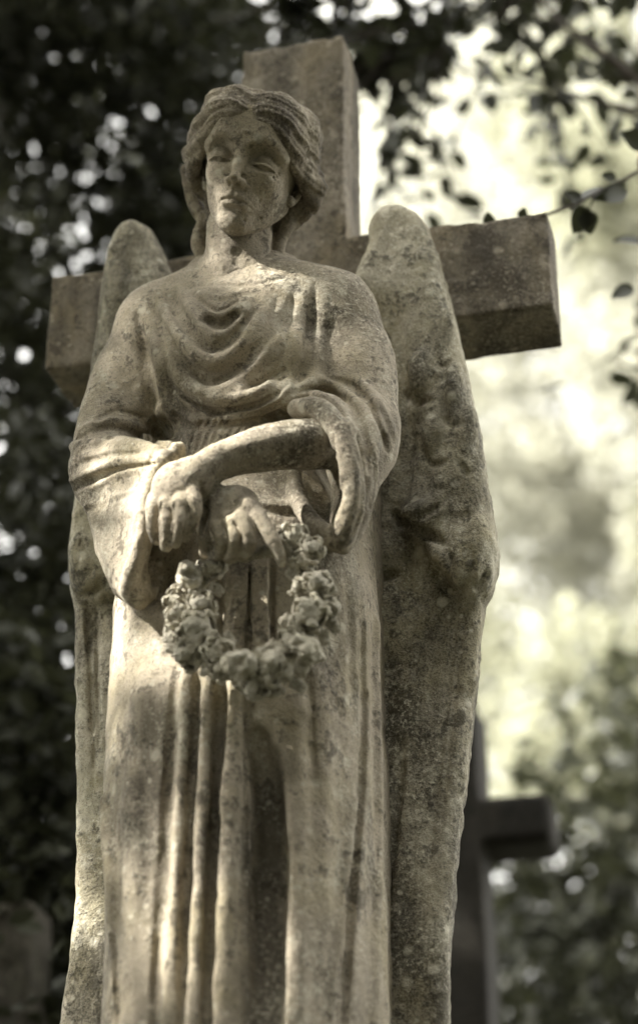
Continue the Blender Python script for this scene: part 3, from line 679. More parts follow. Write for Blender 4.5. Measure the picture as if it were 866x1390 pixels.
# ---- wings ------------------------------------------------------------------
def poly_sd(v, pts, Y0):
    """2-D signed distance (X-Z plane) to an outline given in photo points at depth Y0"""
    P = [at(x, y, Y0) for x, y in pts]; P = np.array([(p[0], p[2]) for p in P])
    X = v.ax[0][:, None]; Z = v.ax[2][None, :]
    d = None; ins = np.zeros((len(v.ax[0]), len(v.ax[2])), bool)
    for i in range(len(P)):
        a = P[i]; b = P[(i+1) % len(P)]; e = b-a; L = max(e@e, 1e-12)
        t = np.clip(((X-a[0])*e[0]+(Z-a[1])*e[1])/L, 0, 1)
        q = (X-a[0]-t*e[0])**2+(Z-a[1]-t*e[1])**2
        d = q if d is None else np.minimum(d, q)
        c = ((a[1] > Z) != (b[1] > Z)) & (X < (b[0]-a[0])*(Z-a[1])/(b[1]-a[1]+1e-12)+a[0]); ins ^= c
    d = np.sqrt(d); return np.where(ins, -d, d)
def plate(v, pts, yf, yb, rnd, op='u', k=0.0, nsm=4):
    """slab with an outline, front at yf, back at yb, edges rounded by rnd; yf may be a function of X, Z"""
    pts = catmull(np.vstack([pts, pts[:1]]), nsm)[:-1] if nsm > 1 else pts
    d2 = poly_sd(v, pts, (yf if not callable(yf) else -.06))[:, None, :]+rnd
    Y = v.ax[1][None, :, None]
    f = yf(v.ax[0][:, None], v.ax[2][None, :])[:, None, :] if callable(yf) else yf
    dy = np.maximum(f-Y, Y-yb)+rnd
    d = np.sqrt(np.maximum(d2, 0)**2+np.maximum(dy, 0)**2)+np.minimum(np.maximum(d2, dy), 0)-rnd
    v.put((slice(None),)*3, d.astype(np.float32), op, k)
def right_wing():
    v = Vol((.0, -.16, 1.79), (.32, .01, 3.22), .0026)
    up = np.array([(512, 272), (528, 267), (548, 270), (568, 284), (582, 310), (600, 372), (617, 440), (634, 520), (648, 600), (660, 670), (668, 730), (664, 775), (650, 796), (625, 802), (602, 790), (590, 768), (568, 735), (540, 706), (548, 660), (560, 600), (556, 540), (548, 480), (538, 425), (500, 395), (470, 385), (482, 350), (494, 320), (498, 290)], float)
    lo = np.array([(440, 380), (575, 380), (640, 640), (655, 780), (650, 850), (642, 930), (628, 1060), (614, 1180), (604, 1300), (596, 1500), (470, 1500), (440, 1000)], float)
    plate(v, lo, -.055, -.004, .018, nsm=3); plate(v, up, -.082, -.004, .026, k=.01, nsm=3)
    # hollow along the inner side of the shoulder of the wing

    S = v.stroke
    # rounded outer mass with the short feathers, raised in steps
    S([(575, 380), (600, 470), (618, 560), (630, 660), (640, 740)], 30, 5)
    S([(590, 470), (600, 540), (596, 600)], 26, 6)
    def feather(px, py, rx, rz, lift, tilt=0.):
        q = v.surf(px, py)
        if q is None: return
        m = pxm(q); c, t = math.cos(tilt), math.sin(tilt)
        # a lobe standing proud at its lower end
        v.ell((q[0], q[1]+.006, q[2]), (rx*m, .006+lift*m, rz*m), 'u', .004, rot=((c, 0, -t), (0, 1, 0), (t, 0, c)))
    feather(572, 503, 18, 38, 13, -.1); feather(612, 528, 16, 44, 11, -.15); feather(632, 590, 13, 46, 9, -.15); feather(600, 450, 14, 40, 6, -.2)
    feather(588, 572, 20, 50, 10, -.1); feather(604, 640, 24, 60, 6, -.2)
    feather(585, 690, 44, 26, 11, .55); feather(562, 692, 24, 15, 9, .5)
    feather(622, 745, 22, 48, 9, -.2); feather(645, 735, 15, 48, 8, -.12); feather(600, 755, 17, 30, 6, .4)
    feather(516, 748, 20, 30, 8, -.2)
    v.ref = v.D.copy()
    G = v.groove
    for pts, r, d in [([(534, 694), (546, 712), (572, 722), (602, 738)], 7, 14), ([(588, 770), (606, 799), (624, 805), (639, 788)], 6.5, 13), ([(636, 786), (650, 796), (663, 776)], 5, 10),
                      ([(498, 768), (514, 784), (538, 777)], 6.5, 13), ([(552, 530), (563, 547), (588, 540)], 5.5, 11), ([(600, 562), (613, 580), (630, 572)], 4, 6), ([(602, 500), (601, 540), (604, 572)], 3.5, 5),
                      ([(574, 615), (586, 630), (606, 624)], 4, 5), ([(622, 626), (634, 642), (648, 632)], 4, 5), ([(590, 480), (600, 498), (612, 488)], 4, 4), ([(608, 745), (612, 770), (606, 792)], 3, 4), ([(636, 740), (640, 765), (638, 788)], 3, 4),
                      ([(560, 705), (590, 690), (612, 668)], 3, 3), ([(566, 560), (570, 600), (574, 625)], 3, 3)]:
        G(pts, r, d, .003)
    S([(536, 699), (552, 713), (575, 721), (596, 733)], 5, -9, 'c'); S([(560, 708), (580, 698), (600, 684)], 5, -4, 'c')
    S([(592, 776), (608, 795), (624, 799), (636, 786)], 5, -8, 'c'); S([(636, 780), (648, 788), (658, 775)], 5, -7, 'c')
    S([(500, 770), (516, 781), (535, 776)], 5, -9, 'c'); S([(553, 536), (566, 545), (584, 538)], 5, -7, 'c'); S([(604, 566), (614, 576), (628, 568)], 5, -6, 'c')
    S([(604, 500), (602, 540), (606, 575)], 5, -6, 'c')
    # long flight feathers: fine quills
    S([(623, 806), (612, 900), (600, 1010), (588, 1110), (580, 1200)], 4.5, -10, 'c'); S([(633, 806), (621, 900), (609, 1010), (595, 1130)], 4.5, -10, 'c'); S([(628, 806), (616, 900), (604, 1010), (591, 1115)], 4, 4)
    S([(545, 1010), (540, 1090), (532, 1160), (524, 1220), (514, 1320)], 6, -18, 'c'); S([(552, 1020), (549, 1100), (540, 1190), (532, 1300)], 14, 5)
    S([(560, 830), (556, 930), (548, 1000)], 22, 4); S([(524, 850), (524, 960), (518, 1060)], 12, -4)
    G([(624, 806), (613, 900), (601, 1010), (589, 1110), (581, 1200)], 2.6, 4, .002); G([(634, 806), (622, 900), (610, 1010), (596, 1130)], 2.6, 4, .002)
    G([(546, 1010), (541, 1090), (533, 1160), (525, 1220), (515, 1320)], 4, 8, .003)
    v.noise(.09, .0015); v.noise(.03, .0009); v.noise(.010, .0007)
    return v.mesh()
def left_wing():
    v = Vol((-.42, -.16, 1.79), (-.06, .01, 3.24), .0026)
    up = np.array([(160, 296), (176, 289), (194, 295), (208, 312), (220, 345), (232, 400), (260, 560), (260, 800), (150, 806), (108, 808), (93, 800), (87, 775), (88, 735), (94, 680), (104, 600), (114, 520), (124, 430), (134, 360), (144, 322)], float)
    lo = np.array([(92, 790), (250, 760), (260, 1500), (80, 1500), (90, 1300), (98, 1210), (100, 1080), (99, 950), (95, 850)], float)
    plate(v, lo, -.055, -.004, .016, nsm=3); plate(v, up, -.082, -.004, .026, k=.008, nsm=3)
    S = v.stroke
    S([(92, 795), (110, 805), (130, 800), (140, 780)], 6, -9, 'c'); S([(105, 730), (112, 780)], 16, 8); S([(100, 690), (100, 770)], 12, 4)
    S([(118, 815), (122, 900), (126, 1000)], 4.5, -9, 'c'); S([(127, 815), (131, 900), (134, 1010)], 4.5, -9, 'c'); S([(112, 815), (117, 900), (120, 1000)], 3.5, 3)
    S([(160, 330), (150, 420), (135, 520)], 16, 5)
    G = v.groove
    G([(90, 792), (104, 808), (126, 806), (142, 790)], 5, 9, .003); G([(119, 815), (123, 900), (127, 1000), (128, 1080)], 2.6, 4, .002); G([(128, 815), (132, 900), (135, 1010)], 2.6, 4, .002)
    G([(106, 700), (110, 740), (104, 778)], 3, 4); G([(128, 560), (122, 620), (126, 660)], 3, 4); G([(140, 500), (150, 520), (166, 512)], 4, 5)
    v.noise(.09, .0015); v.noise(.03, .0009); v.noise(.010, .0007)
    return v.mesh()
wl = under(mesh_obj('wing', *left_wing(), M_WING), angel); wl['label'] = 'lichen-spotted wing behind the hanging open sleeve'
wr = under(mesh_obj('wing', *right_wing(), M_WING), angel); wr['label'] = 'broad mottled wing with scalloped short feathers, in front of the longer cross arm'

# ---- the big cross ------------------------------------------------------------
def make_cross():
    W, dp, aL, aR, tz, a1, a0 = .155, .1201, -.3933, .3327, 3.5046, 3.1365, 2.9795; sx = -.0315
    l, r = sx-W/2, sx+W/2
    v = Vol((aL-.02, -.02, PLINTH_TOP-.01), (aR+.02, dp+.02, tz+.02), .0031)
    v.box3((l, 0, PLINTH_TOP), (r, dp, tz), .002); v.box3((aL, 0, a0), (aR, dp, a1), .002, k=.002)
    # knocks on the arrises
    rg = np.random.default_rng(11)
    for i in range(70):
        e = rg.integers(0, 7); t = rg.random(); q = rg.uniform(.0015, .005)
        c = [(aR, 0, a0+(a1-a0)*t), (r+(aR-r)*t, 0, a0), (r+(aR-r)*t, 0, a1), (l, 0, a1+(tz-a1)*t), (r, 0, a1+(tz-a1)*t), (l+W*t, 0, tz), (aL+(l-aL)*t, 0, a0)][e]
        v.ell(c, (q*rg.uniform(.6, 2), q*.8, q*rg.uniform(.6, 2)), 's', .006)
    v.noise(.14, .0022); v.noise(.04, .0009); v.noise(.015, .0006)
    o = mesh_obj('stone_cross', *v.mesh(), M_CROSS)
    return tag(o, 'tall plain stone cross standing close behind the angel, arms ending square', 'cross')
cross = make_cross()
# ---- wreath ---------------------------------------------------------------------
def rose_mesh(name, r, seed, kind='rose'):
    rg = np.random.default_rng(seed)
    v = Vol((-1.35, -1.35, -1.2), (1.35, 1.35, 1.35), .055)
    def frame(n):
        n = np.array(n, float); n /= np.linalg.norm(n); t = np.cross(n, (0.3, .1, 1)); t /= np.linalg.norm(t); return np.stack([t, np.cross(n, t), n], 1)
    if kind == 'rose':
        X = v.ax[0][:, None, None]; Y = v.ax[1][None, :, None]; Z = v.ax[2][None, None, :]; th = np.arctan2(Y, X)
        for R_, z0, top, n_, wv, t_ in ((.20, .55, .95, 2, .05, .2), (.42, .38, .80, 3, .10, .075), (.66, .22, .60, 4, .13, .08), (.92, .05, .28, 5, .2, .09)):
            ox, oy = rg.uniform(-.06, .06, 2); ph = rg.uniform(0, 6.28)
            rad = np.sqrt((X-ox)**2+(Y-oy)**2+(Z-z0)**2)
            wob = 1+.09*np.cos(n_*th+ph)
            d = np.abs(rad-R_*wob)-t_
            d = -smin(-d, -((Z-top-wv*np.sin(n_*th+ph*1.7))*.8), .08)
            v.put((slice(None),)*3, d.astype(np.float32), 'u', .04)
        v.ell((0, 0, -.15), (.7, .7, .5), 'u', .1)
        for j in range(3):                                     # broken bits
            a = rg.uniform(0, 6.28); v.ell((math.cos(a)*.95, math.sin(a)*.95, .25), (.25, .25, .25), 's', .1)
    elif kind == 'bell':
        v.ell((0, 0, .0), (.72, .68, .8)); v.ell((.25, .15, .7), (.5, .45, .4), 'u', .08); v.ell((-.3, -.2, .65), (.45, .45, .4), 'u', .08); v.ell((.05, 0, 1.0), (.22, .35, .35), 's', .12)
        v.tube([(-.7, .2, .3), (-.2, .6, .6), (.5, .6, .4)], .08, 's', .1); v.tube([(-.5, -.6, .2), (.1, -.5, .7), (.6, -.5, .3)], .08, 's', .1)
    else:                                                      # leaf / broken petal
        v.ell((0, 0, 0), (.85, .62, .22)); v.ell((.4, .35, .08), (.42, .36, .2), 'u', .1); v.ell((-.3, -.35, .08), (.42, .34, .2), 'u', .1); v.tube([(-.8, 0, .25), (0, .05, .3), (.8, 0, .2)], .06, 's', .1)
    v.noise(.5, .085); v.noise(.2, .05, np.random.default_rng(seed+9))
    V, F = v.mesh(); V = V*r
    me = bpy.data.meshes.new(name); me.vertices.add(len(V)); me.vertices.foreach_set('co', V.astype(np.float32).ravel())
    me.loops.add(F.size); me.loops.foreach_set('vertex_index', F.ravel().astype(np.int32)); me.polygons.add(len(F)); me.polygons.foreach_set('loop_start', np.arange(0, F.size, 4, dtype=np.int32))
    me.update(calc_edges=True); me.polygons.foreach_set('use_smooth', [True]*len(F)); me.materials.append(M_WREATH)
    return me
def make_wreath():
    c = at(345, 830, -.36); w = tag(empty('flower_wreath', tuple(c)), 'carved stone wreath of roses hanging from the lower hand of the angel', 'wreath')
    # the bound ring the flowers sit on
    v = Vol((-.13, -.46, 2.22), (.14, -.28, 2.54), .002)
    v.ptube([(345, 752, -.375, 7), (300, 762, -.37, 9), (268, 800, -.37, 11), (262, 850, -.375, 12), (285, 890, -.38, 13), (330, 912, -.38, 13), (380, 905, -.38, 12), (415, 875, -.375, 11), (428, 820, -.37, 11), (415, 765, -.37, 10), (385, 745, -.375, 8), (345, 752, -.375, 7)], k=.006)
    v.noise(.02, .003); v.noise(.009, .0015)
    under(mesh_obj('ring', *v.mesh(), M_RING), w)
    ms = [rose_mesh('rose', 1, 1), rose_mesh('rose', 1, 2), rose_mesh('rose', 1, 3), rose_mesh('bell_flower', 1, 4, 'bell'), rose_mesh('bell_flower', 1, 6, 'bell')]
    lf = rose_mesh('leaf', 1, 5, 'leaf')
    view = Vector((-.25, 1, .35)).normalized()
    rg = random.Random(3)
    # px, py, Y, radius px, mesh
    fl = [(292, 770, -.378, 14, 1), (276, 772, -.38, 12, 2), (238, 815, -.38, 14, 0), (258, 784, -.385, 22, 3), (274, 822, -.39, 19, 0), (243, 834, -.385, 17, 1), (268, 856, -.395, 23, 2), (258, 886, -.392, 19, 0), (296, 884, -.40, 17, 1), (330, 904, -.41, 27, 3), (366, 906, -.405, 22, 2),
          (402, 732, -.385, 19, 1), (424, 745, -.39, 16, 0), (412, 762, -.38, 15, 2), (432, 797, -.39, 20, 0), (410, 800, -.39, 15, 1), (420, 832, -.395, 21, 2), (446, 826, -.385, 14, 1), (421, 884, -.405, 23, 4), (394, 868, -.395, 15, 0), (300, 908, -.39, 16, 1), (380, 735, -.38, 13, 2), (345, 930, -.40, 17, 0)]
    for px, py, Y, r, k in fl:
        P = at(px, py, Y); o = bpy.data.objects.new('rose' if k < 3 else 'bell_flower', ms[k]); COL.objects.link(o)
        s = r*pxm(P)*1.2; o.parent = w; o.location = Vector(P)-w.location; o.scale = (s*rg.uniform(.9, 1.1), s*rg.uniform(.9, 1.1), s)
        d = Vector((rg.uniform(-.5, .5), -1, rg.uniform(-.75, .15))); o.rotation_mode = 'QUATERNION'
        o.rotation_quaternion = d.to_track_quat('Z', 'Y') @ Vector((0, 0, 1)).rotation_difference(Vector((0, 0, 1))) @ Matrix.Rotation(rg.uniform(0, 6.28), 3, 'Z').to_quaternion()
    for px, py, Y, r in [(232, 858, -.38, 15), (282, 905, -.39, 14), (373, 938, -.39, 13), (388, 915, -.395, 14), (404, 930, -.39, 12), (452, 850, -.375, 12), (285, 838, -.385, 13), (392, 845, -.385, 13), (440, 866, -.38, 12), (398, 780, -.38, 12), (240, 806, -.378, 12), (356, 890, -.415, 12), (312, 868, -.385, 12), (372, 880, -.39, 13), (409, 905, -.39, 14), (294, 800, -.378, 11), (236, 880, -.38, 11)]:
        P = at(px, py, Y); o = bpy.data.objects.new('leaf', lf); COL.objects.link(o)
        s = r*pxm(P)*1.15; o.parent = w; o.location = Vector(P)-w.location; o.scale = (s, s*rg.uniform(.8, 1.3), s)
        o.rotation_mode = 'QUATERNION'; d = Vector((rg.uniform(-.5, .5), -1, rg.uniform(-.6, .3)))
        o.rotation_quaternion = d.to_track_quat('Z', 'Y') @ Matrix.Rotation(rg.uniform(0, 6.28), 3, 'Z').to_quaternion()
    return w
wreath = make_wreath()
# ================================================================== surroundings
def leafmat(name, col, trans, rough=.45, var=.35, tf=.45, spec=.5):
    m, nt, N, L = nodes(name)
    g = N('ShaderNodeNewGeometry'); oi = N('ShaderNodeTexCoord')
    n = N('ShaderNodeTexNoise'); n.inputs['Scale'].default_value = 2.1; n.inputs['Detail'].default_value = 3; L(oi.outputs['Object'], n.inputs['Vector'])
    n2 = N('ShaderNodeMath', operation='MULTIPLY_ADD'); L(g.outputs['Random Per Island'], n2.inputs[0]); n2.inputs[1].default_value = .5; L(n.outputs[0], n2.inputs[2])
    c = ramp(nt, n2.outputs[0], [(.35, tuple(q*(1-var) for q in col)), (1.0, tuple(q*(1+var) for q in col))])
    c2 = ramp(nt, n2.outputs[0], [(.35, tuple(q*(1-var) for q in trans)), (1.0, tuple(q*(1+var) for q in trans))])
    b = N('ShaderNodeBsdfPrincipled'); L(c, b.inputs['Base Color']); b.inputs['Roughness'].default_value = rough; b.inputs['Specular IOR Level'].default_value = spec
    t = N('ShaderNodeBsdfTranslucent'); L(c2, t.inputs[0])
    ms = N('ShaderNodeMixShader'); ms.inputs[0].default_value = tf; L(b.outputs[0], ms.inputs[1]); L(t.outputs[0], ms.inputs[2])
    o = N('ShaderNodeOutputMaterial'); L(ms.outputs[0], o.inputs[0]); return m
def bark(name, col):
    m, nt, N, L = nodes(name)
    tc = N('ShaderNodeTexCoord'); n = N('ShaderNodeTexNoise'); n.inputs['Scale'].default_value = 9; n.inputs['Detail'].default_value = 6
    mp = N('ShaderNodeMapping'); mp.inputs['Scale'].default_value = (1, 1, .25); L(tc.outputs['Object'], mp.inputs[0]); L(mp.outputs[0], n.inputs['Vector'])
    b = N('ShaderNodeBsdfPrincipled'); L(ramp(nt, n.outputs[0], [(.3, tuple(c*.5 for c in col)), (.7, tuple(c*1.4 for c in col))]), b.inputs['Base Color']); b.inputs['Roughness'].default_value = .9
    bp = N('ShaderNodeBump'); bp.inputs['Distance'].default_value = .03; L(n.outputs[0], bp.inputs['Height']); L(bp.outputs[0], b.inputs['Normal'])
    o = N('ShaderNodeOutputMaterial'); L(b.outputs[0], o.inputs[0]); return m
M_IVY = leafmat('dark_evergreen_leaf', (.034, .036, .023), (.045, .048, .024), .45, .45, .25, .3)
M_LEAF = leafmat('beech_leaf', (.10, .102, .075), (.38, .38, .27), .25, .35, .45)
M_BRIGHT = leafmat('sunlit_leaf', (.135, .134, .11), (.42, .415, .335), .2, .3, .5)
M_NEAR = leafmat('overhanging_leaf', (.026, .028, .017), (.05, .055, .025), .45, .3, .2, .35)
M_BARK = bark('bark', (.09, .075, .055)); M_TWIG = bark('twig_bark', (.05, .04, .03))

LEAF = np.array([(0, 0, 0), (.28, .30, .07), (.25, .68, .05), (0, 1, -.04), (-.25, .68, .05), (-.28, .30, .07)])
LF = np.array([(0, 1, 2, 3), (0, 3, 4, 5)])
def leaves(C, size, rng, up=.35, droop=None):
    """leaf blades at the points C -> verts, quads"""
    n = len(C); s = size*rng.uniform(.65, 1.35, n)
    nrm = rng.standard_normal((n, 3)); nrm[:, 2] = np.abs(nrm[:, 2])*1.0+up; nrm /= np.linalg.norm(nrm, axis=1)[:, None]
    d = rng.standard_normal((n, 3)); 
    if droop: d[:, 2] -= droop
    d -= (d*nrm).sum(1)[:, None]*nrm; d /= np.linalg.norm(d, axis=1)[:, None]
    x = np.cross(d, nrm)
    V = C[:, None]+s[:, None, None]*(LEAF[None, :, 0:1]*x[:, None]+LEAF[None, :, 1:2]*d[:, None]+LEAF[None, :, 2:3]*nrm[:, None])
    F = (np.arange(n)*6)[:, None, None]+LF[None]
    return V.reshape(-1, 3), F.reshape(-1, 4)
def limb_mesh(paths, seg=7):
    V, F = [], []
    for P, r in paths:
        P = np.asarray(P, float); A = catmull(np.hstack([P, np.asarray(r, float)[:, None]]), 4); base = sum(len(v) for v in V)
        for i in range(len(A)):
            t = A[min(i+1, len(A)-1), :3]-A[max(i-1, 0), :3]; t /= np.linalg.norm(t)+1e-9
            a = np.cross(t, (.31, .2, .93) if abs(t[2]) < .9 else (1, 0, 0)); a /= np.linalg.norm(a); b = np.cross(t, a)
            th = np.arange(seg)*2*math.pi/seg
            V.append(A[i, :3]+A[i, 3]*(np.cos(th)[:, None]*a+np.sin(th)[:, None]*b))
        base = base if V else 0
        for i in range(len(A)-1):
            for j in range(seg):
                k = (j+1) % seg; F.append((base+i*seg+j, base+i*seg+k, base+(i+1)*seg+k, base+(i+1)*seg+j))
    return np.vstack(V), np.array(F)
def fbm(P, sc, rng, n=24):
    """cheap smooth pseudo-noise at points: sum of random waves"""
    P = P/sc; out = 0
    for i in range(n):
        k = rng.standard_normal(3)*2.2; out = out+np.sin(P@k+rng.uniform(0, 6.28))
    return out/math.sqrt(n/2)
def tree(kind, label, base, lean, trunk_r, height, blobs, nleaf, size, mat, rng, group=None, thr=-.2, sc=.5, keep=None, droop=None, limbs=True):
    """blobs: (centre xyz, radii xyz). leaves gather in clumps inside the blobs"""
    root = tag(empty(kind, base), label, 'tree', group); base = np.array(base, float)
    top = base+np.array([lean[0], lean[1], height])
    paths = [([base, base+(top-base)*.35+np.array([.08, 0, 0]), base+(top-base)*.7, top], [trunk_r*1.25, trunk_r, trunk_r*.75, trunk_r*.35])]
    pts = []; w = np.array([np.prod(b[1])**(.75)*(b[2] if len(b) > 2 else 1) for b in blobs]); w /= w.sum()
    for (c, r, *_z), ww in zip(blobs, w):
        c = np.array(c, float); r = np.array(r, float); n = int(nleaf*ww*1.8)
        q = rng.standard_normal((n, 3)); q /= np.linalg.norm(q, axis=1)[:, None]; q *= rng.random((n, 1))**(1/2.4)
        pts.append(c+q*r)
        if limbs:
            t = min(1, max(.25, (c[2]-base[2]-r[2]*.6)/height)); s0 = base+(top-base)*t
            for j in range(3):
                e = c+rng.standard_normal(3)*r*.45; paths.append(([s0, (s0+e)/2+np.array([0, 0, -.1])*np.linalg.norm(e-s0)*.5+rng.standard_normal(3)*.1, e], [trunk_r*.38, trunk_r*.22, trunk_r*.07]))
                for k in range(3):
                    g = e+rng.standard_normal(3)*r*.5; m_ = (s0+e)/2*.35+e*.65; paths.append(([m_, (m_+g)/2+rng.standard_normal(3)*.06, g], [trunk_r*.12, trunk_r*.08, trunk_r*.03]))
    P = np.vstack(pts); f = fbm(P, sc, rng)+.6*fbm(P, sc*.4, rng); P = P[f > thr]
    if keep is not None: P = P[keep(P)]
    P = P[rng.permutation(len(P))[:nleaf]]
    V, F = limb_mesh(paths); under(mesh_obj('trunk', V, F, M_BARK), root)
    V, F = leaves(P, size, rng, droop=droop); under(mesh_obj('crown', V, F, mat, smooth=False), root)
    return root
rt = np.random.default_rng(21)
GZ = 0.0
def bl(px, py, Y, rpx, ry, k=1.0, rz=None, w=1.0):
    """a crown lobe by where it stands: centre and radius in photo pixels at depth Y"""
    c = at(px, py, Y); m = pxm(c); return (c, (rpx*m*k, ry, (rz or rpx)*m*k/math.cos(PITCH)), w)
# dark evergreen close behind on the left
b1 = [bl(40, 160, 1.98, 200, 0.63), bl(180, 40, 1.86, 200, 0.63), bl(60, 480, 2.11, 210, 0.56), bl(40, 800, 1.86, 200, 0.56, w=1.8), bl(60, 1100, 1.74, 220, 0.56, w=2.6), bl(60, 1400, 1.61, 230, 0.56, w=2.6), bl(240, 250, 2.23, 150, 0.49, w=.8), bl(245, 330, 2.17, 90, 0.35, w=2.5), bl(300, 60, 2.11, 150, 0.49, w=.8), bl(-120, 500, 1.86, 200, 0.63), bl(-120, 900, 1.86, 200, 0.63), bl(160, 650, 2.36, 150, 0.42), bl(-100, 60, 1.86, 200, 0.63), bl(120, -140, 1.86, 260, 0.63)]
tree('evergreen_tree', 'big dark evergreen filling the left side behind the angel, small sky gaps in its leaves', (-1.9, 2.4, GZ), (.3, .2), .22, 8.5, b1, 25000, .052, M_IVY, rt, thr=-.8, sc=.24, limbs=False)
# second dark mass a little further
b2 = [bl(100, 200, 7.5, 260, 1.6), bl(250, 60, 7.5, 200, 1.4), bl(60, 600, 7.5, 240, 1.5), bl(60, 1000, 7.2, 260, 1.5), bl(60, 1350, 7, 260, 1.5), bl(-150, 400, 7.5, 240, 1.5), bl(200, -150, 7.5, 260, 1.5)]
tree('evergreen_tree', 'dark tree standing deeper in the wood, seen through gaps of the left evergreen', (-4.2, 7.8, GZ), (.3, .2), .28, 12, b2, 3600, .12, M_IVY, rt, thr=-.9, sc=.7, limbs=False)
# dark shrubs, lower right
b3 = [bl(790, 1180, 5.0, 130, .8), bl(700, 1260, 5.0, 130, .8), bl(860, 1020, 5.2, 110, .7), bl(680, 1400, 4.6, 180, .8), bl(860, 1350, 4.8, 160, .8), bl(960, 1150, 5, 150, .8)]
tree('holly_tree', 'dark holly in the lower right corner behind the shaded cross', (.6, 5.1, GZ), (.1, .1), .12, 5.4, b3, 5200, .07, M_IVY, rt, thr=-.6, sc=.4, limbs=False)
# sunlit trees far to the right
def far(px, py, Y, r, n, lab, s, mat=M_BRIGHT, thr=-.9, dx=3.2):
    c = at(px, py, Y); m = pxm(c); bs = []
    for i in range(9):
        bs.append(bl(px+rt.uniform(-.9, .9)*r, py+rt.uniform(-1, 1)*r*1.2, Y+rt.uniform(-1.5, 1.5), r*rt.uniform(.35, .6), r*m*.5))
    gz = GZ; tree('beech_tree', lab, (c[0]+dx, c[1], gz), (0, 0), .3, c[2]-gz+r*m*.6, bs, n, s, mat, rt, 'sunlit trees behind on the right', thr=thr, sc=r*m*.28, limbs=False)
far(560, 300, 19, 260, 10500, 'pale sunlit beech straight behind the upper shaft of the big cross', .11)
far(830, 420, 22, 300, 12000, 'pale sunlit beech filling the sky beyond the long arm of the cross', .115)
far(720, 800, 20, 270, 13000, 'sunlit beech low behind the right wing', .11)
far(880, 950, 16, 190, 9000, 'mid green tree at the right edge above the dark holly', .10, M_LEAF)
far(640, 1150, 18, 230, 10000, 'half shaded beech behind the shaded cross', .11, M_LEAF)
far(800, 100, 15, 170, 3000, 'greener beech reaching over the top right corner', .14, M_LEAF)

far(1180, 700, 17, 330, 12000, 'pale beech outside the right edge of the picture', .15)
far(1450, 300, 15, 330, 12000, 'tall beech well outside the right edge of the picture', .15)
# the wood closing the view far behind: one mass of foliage nobody could count
C = []
for i in range(260):
    c = at(rt.uniform(380, 1000) if i < 150 else rt.uniform(1000, 2000), rt.uniform(-120, 1150), rt.uniform(29, 36)); r = rt.uniform(.9, 1.7); q = rt.standard_normal((230, 3)); q /= np.linalg.norm(q, axis=1)[:, None]; C.append(c+q*r*rt.random((230, 1))**.4)
V, F = leaves(np.vstack(C), .17, rt); tag(mesh_obj('far_wood', V, F, M_BRIGHT, smooth=False), kind='stuff')

# ---- unseen tree over the photographer's left shoulder: its crown is shaped to shade the monument, gaps cut for sun patches
SDIR = sd; GAP = 16
LIT = [[(168, 800, 22), (160, 850, 30), (158, 900, 32), (165, 950, 26), (170, 1010, 24)], [(178, 440, 40), (160, 475, 40)], [(262, 790, 40), (262, 840, 46), (270, 880, 46)], [(300, 895, 40), (335, 900, 36)], [(322, 690, 42), (300, 715, 36)], [(262, 145, 34)], [(335, 380, 42), (360, 388, 40)], [(350, 530, 40)], [(402, 740, 40), (425, 750, 36)],
       [(250, 1160, 30), (236, 1240, 32)], [(110, 1180, 36), (108, 1260, 36)], [(112, 880, 34)], [(130, 650, 36), (200, 632, 34)], [(410, 585, 40), (350, 598, 36)], [(245, 650, 36)], [(345, 335, 38)], [(288, 250, 26), (300, 292, 24)], [(440, 780, 34)]]
MON = [robe, body, hair, wl, wr, cross]
LP = []
for g in LIT:
    for x, y, r in g:
        d = ray(x, y); d /= np.linalg.norm(d); best = None
        for o in MON:
            ok, loc, nrm, ix = o.ray_cast(o.matrix_world.inverted() @ Vector(CAM) if False else Vector(CAM), Vector(d))
            if ok:
                t = (Vector(loc)-Vector(CAM)).length
                if best is None or t < best: best = t
        if best: LP.append((CAM+d*best, (r+GAP)*.00095))
def gaps(P):
    k = np.ones(len(P), bool)
    for c, r in LP:
        q = P-c; q = q-(q@SDIR)[:, None]*SDIR[None]
        k &= (q**2).sum(1) > r*r
    return k
S0 = np.array([-.05, -.3, 2.7])
_a = np.cross(sd, (0, 0, 1)); _a /= np.linalg.norm(_a); _b = np.cross(sd, _a)
bc = [(S0+sd*5.0+_a*i*1.15+_b*j*1.15, np.array([.95, .95, .6])) for i in (-2, -1, 0, 1, 2) for j in (-2, -1, 0, 1, 2)]
for x, y, Y in ((545, 440, -.06), (700, 340, 0), (545, 300, -.08), (620, 600, -.08), (600, 900, -.05)): bc.append((at(x, y, Y)+sd*5.3, np.array([.4, .4, .3]), 2.5))  # extra lobes added to keep sun off the right wing and cross arm
tree('shade_tree', 'unseen leafy tree left of the monument, crown shaped to throw dappled shade', (-5.2, -3.4, GZ), (1.2, .5), .2, 6.2, bc, 92000, .06, M_LEAF, rt, thr=-2.6, sc=.6, keep=gaps, limbs=False)

S2 = np.array([-.7, 2.4, 3.0])  # an added, unseen crown that keeps sun off the left evergreen
bc = [(S2+sd*5.0+_a*i*1.2+_b*j*1.2, np.array([1.0, 1.0, .6])) for i in (-2, -1, 0, 1, 2) for j in (-1, 0, 1, 2)]
tree('shade_tree', 'unseen shade tree added far left, crown keeping sun off the evergreen', (-6.2, 1.6, GZ), (1.2, .3), .2, 6.4, bc, 45000, .075, M_LEAF, rt, thr=-2.6, sc=.6, limbs=False, keep=gaps)
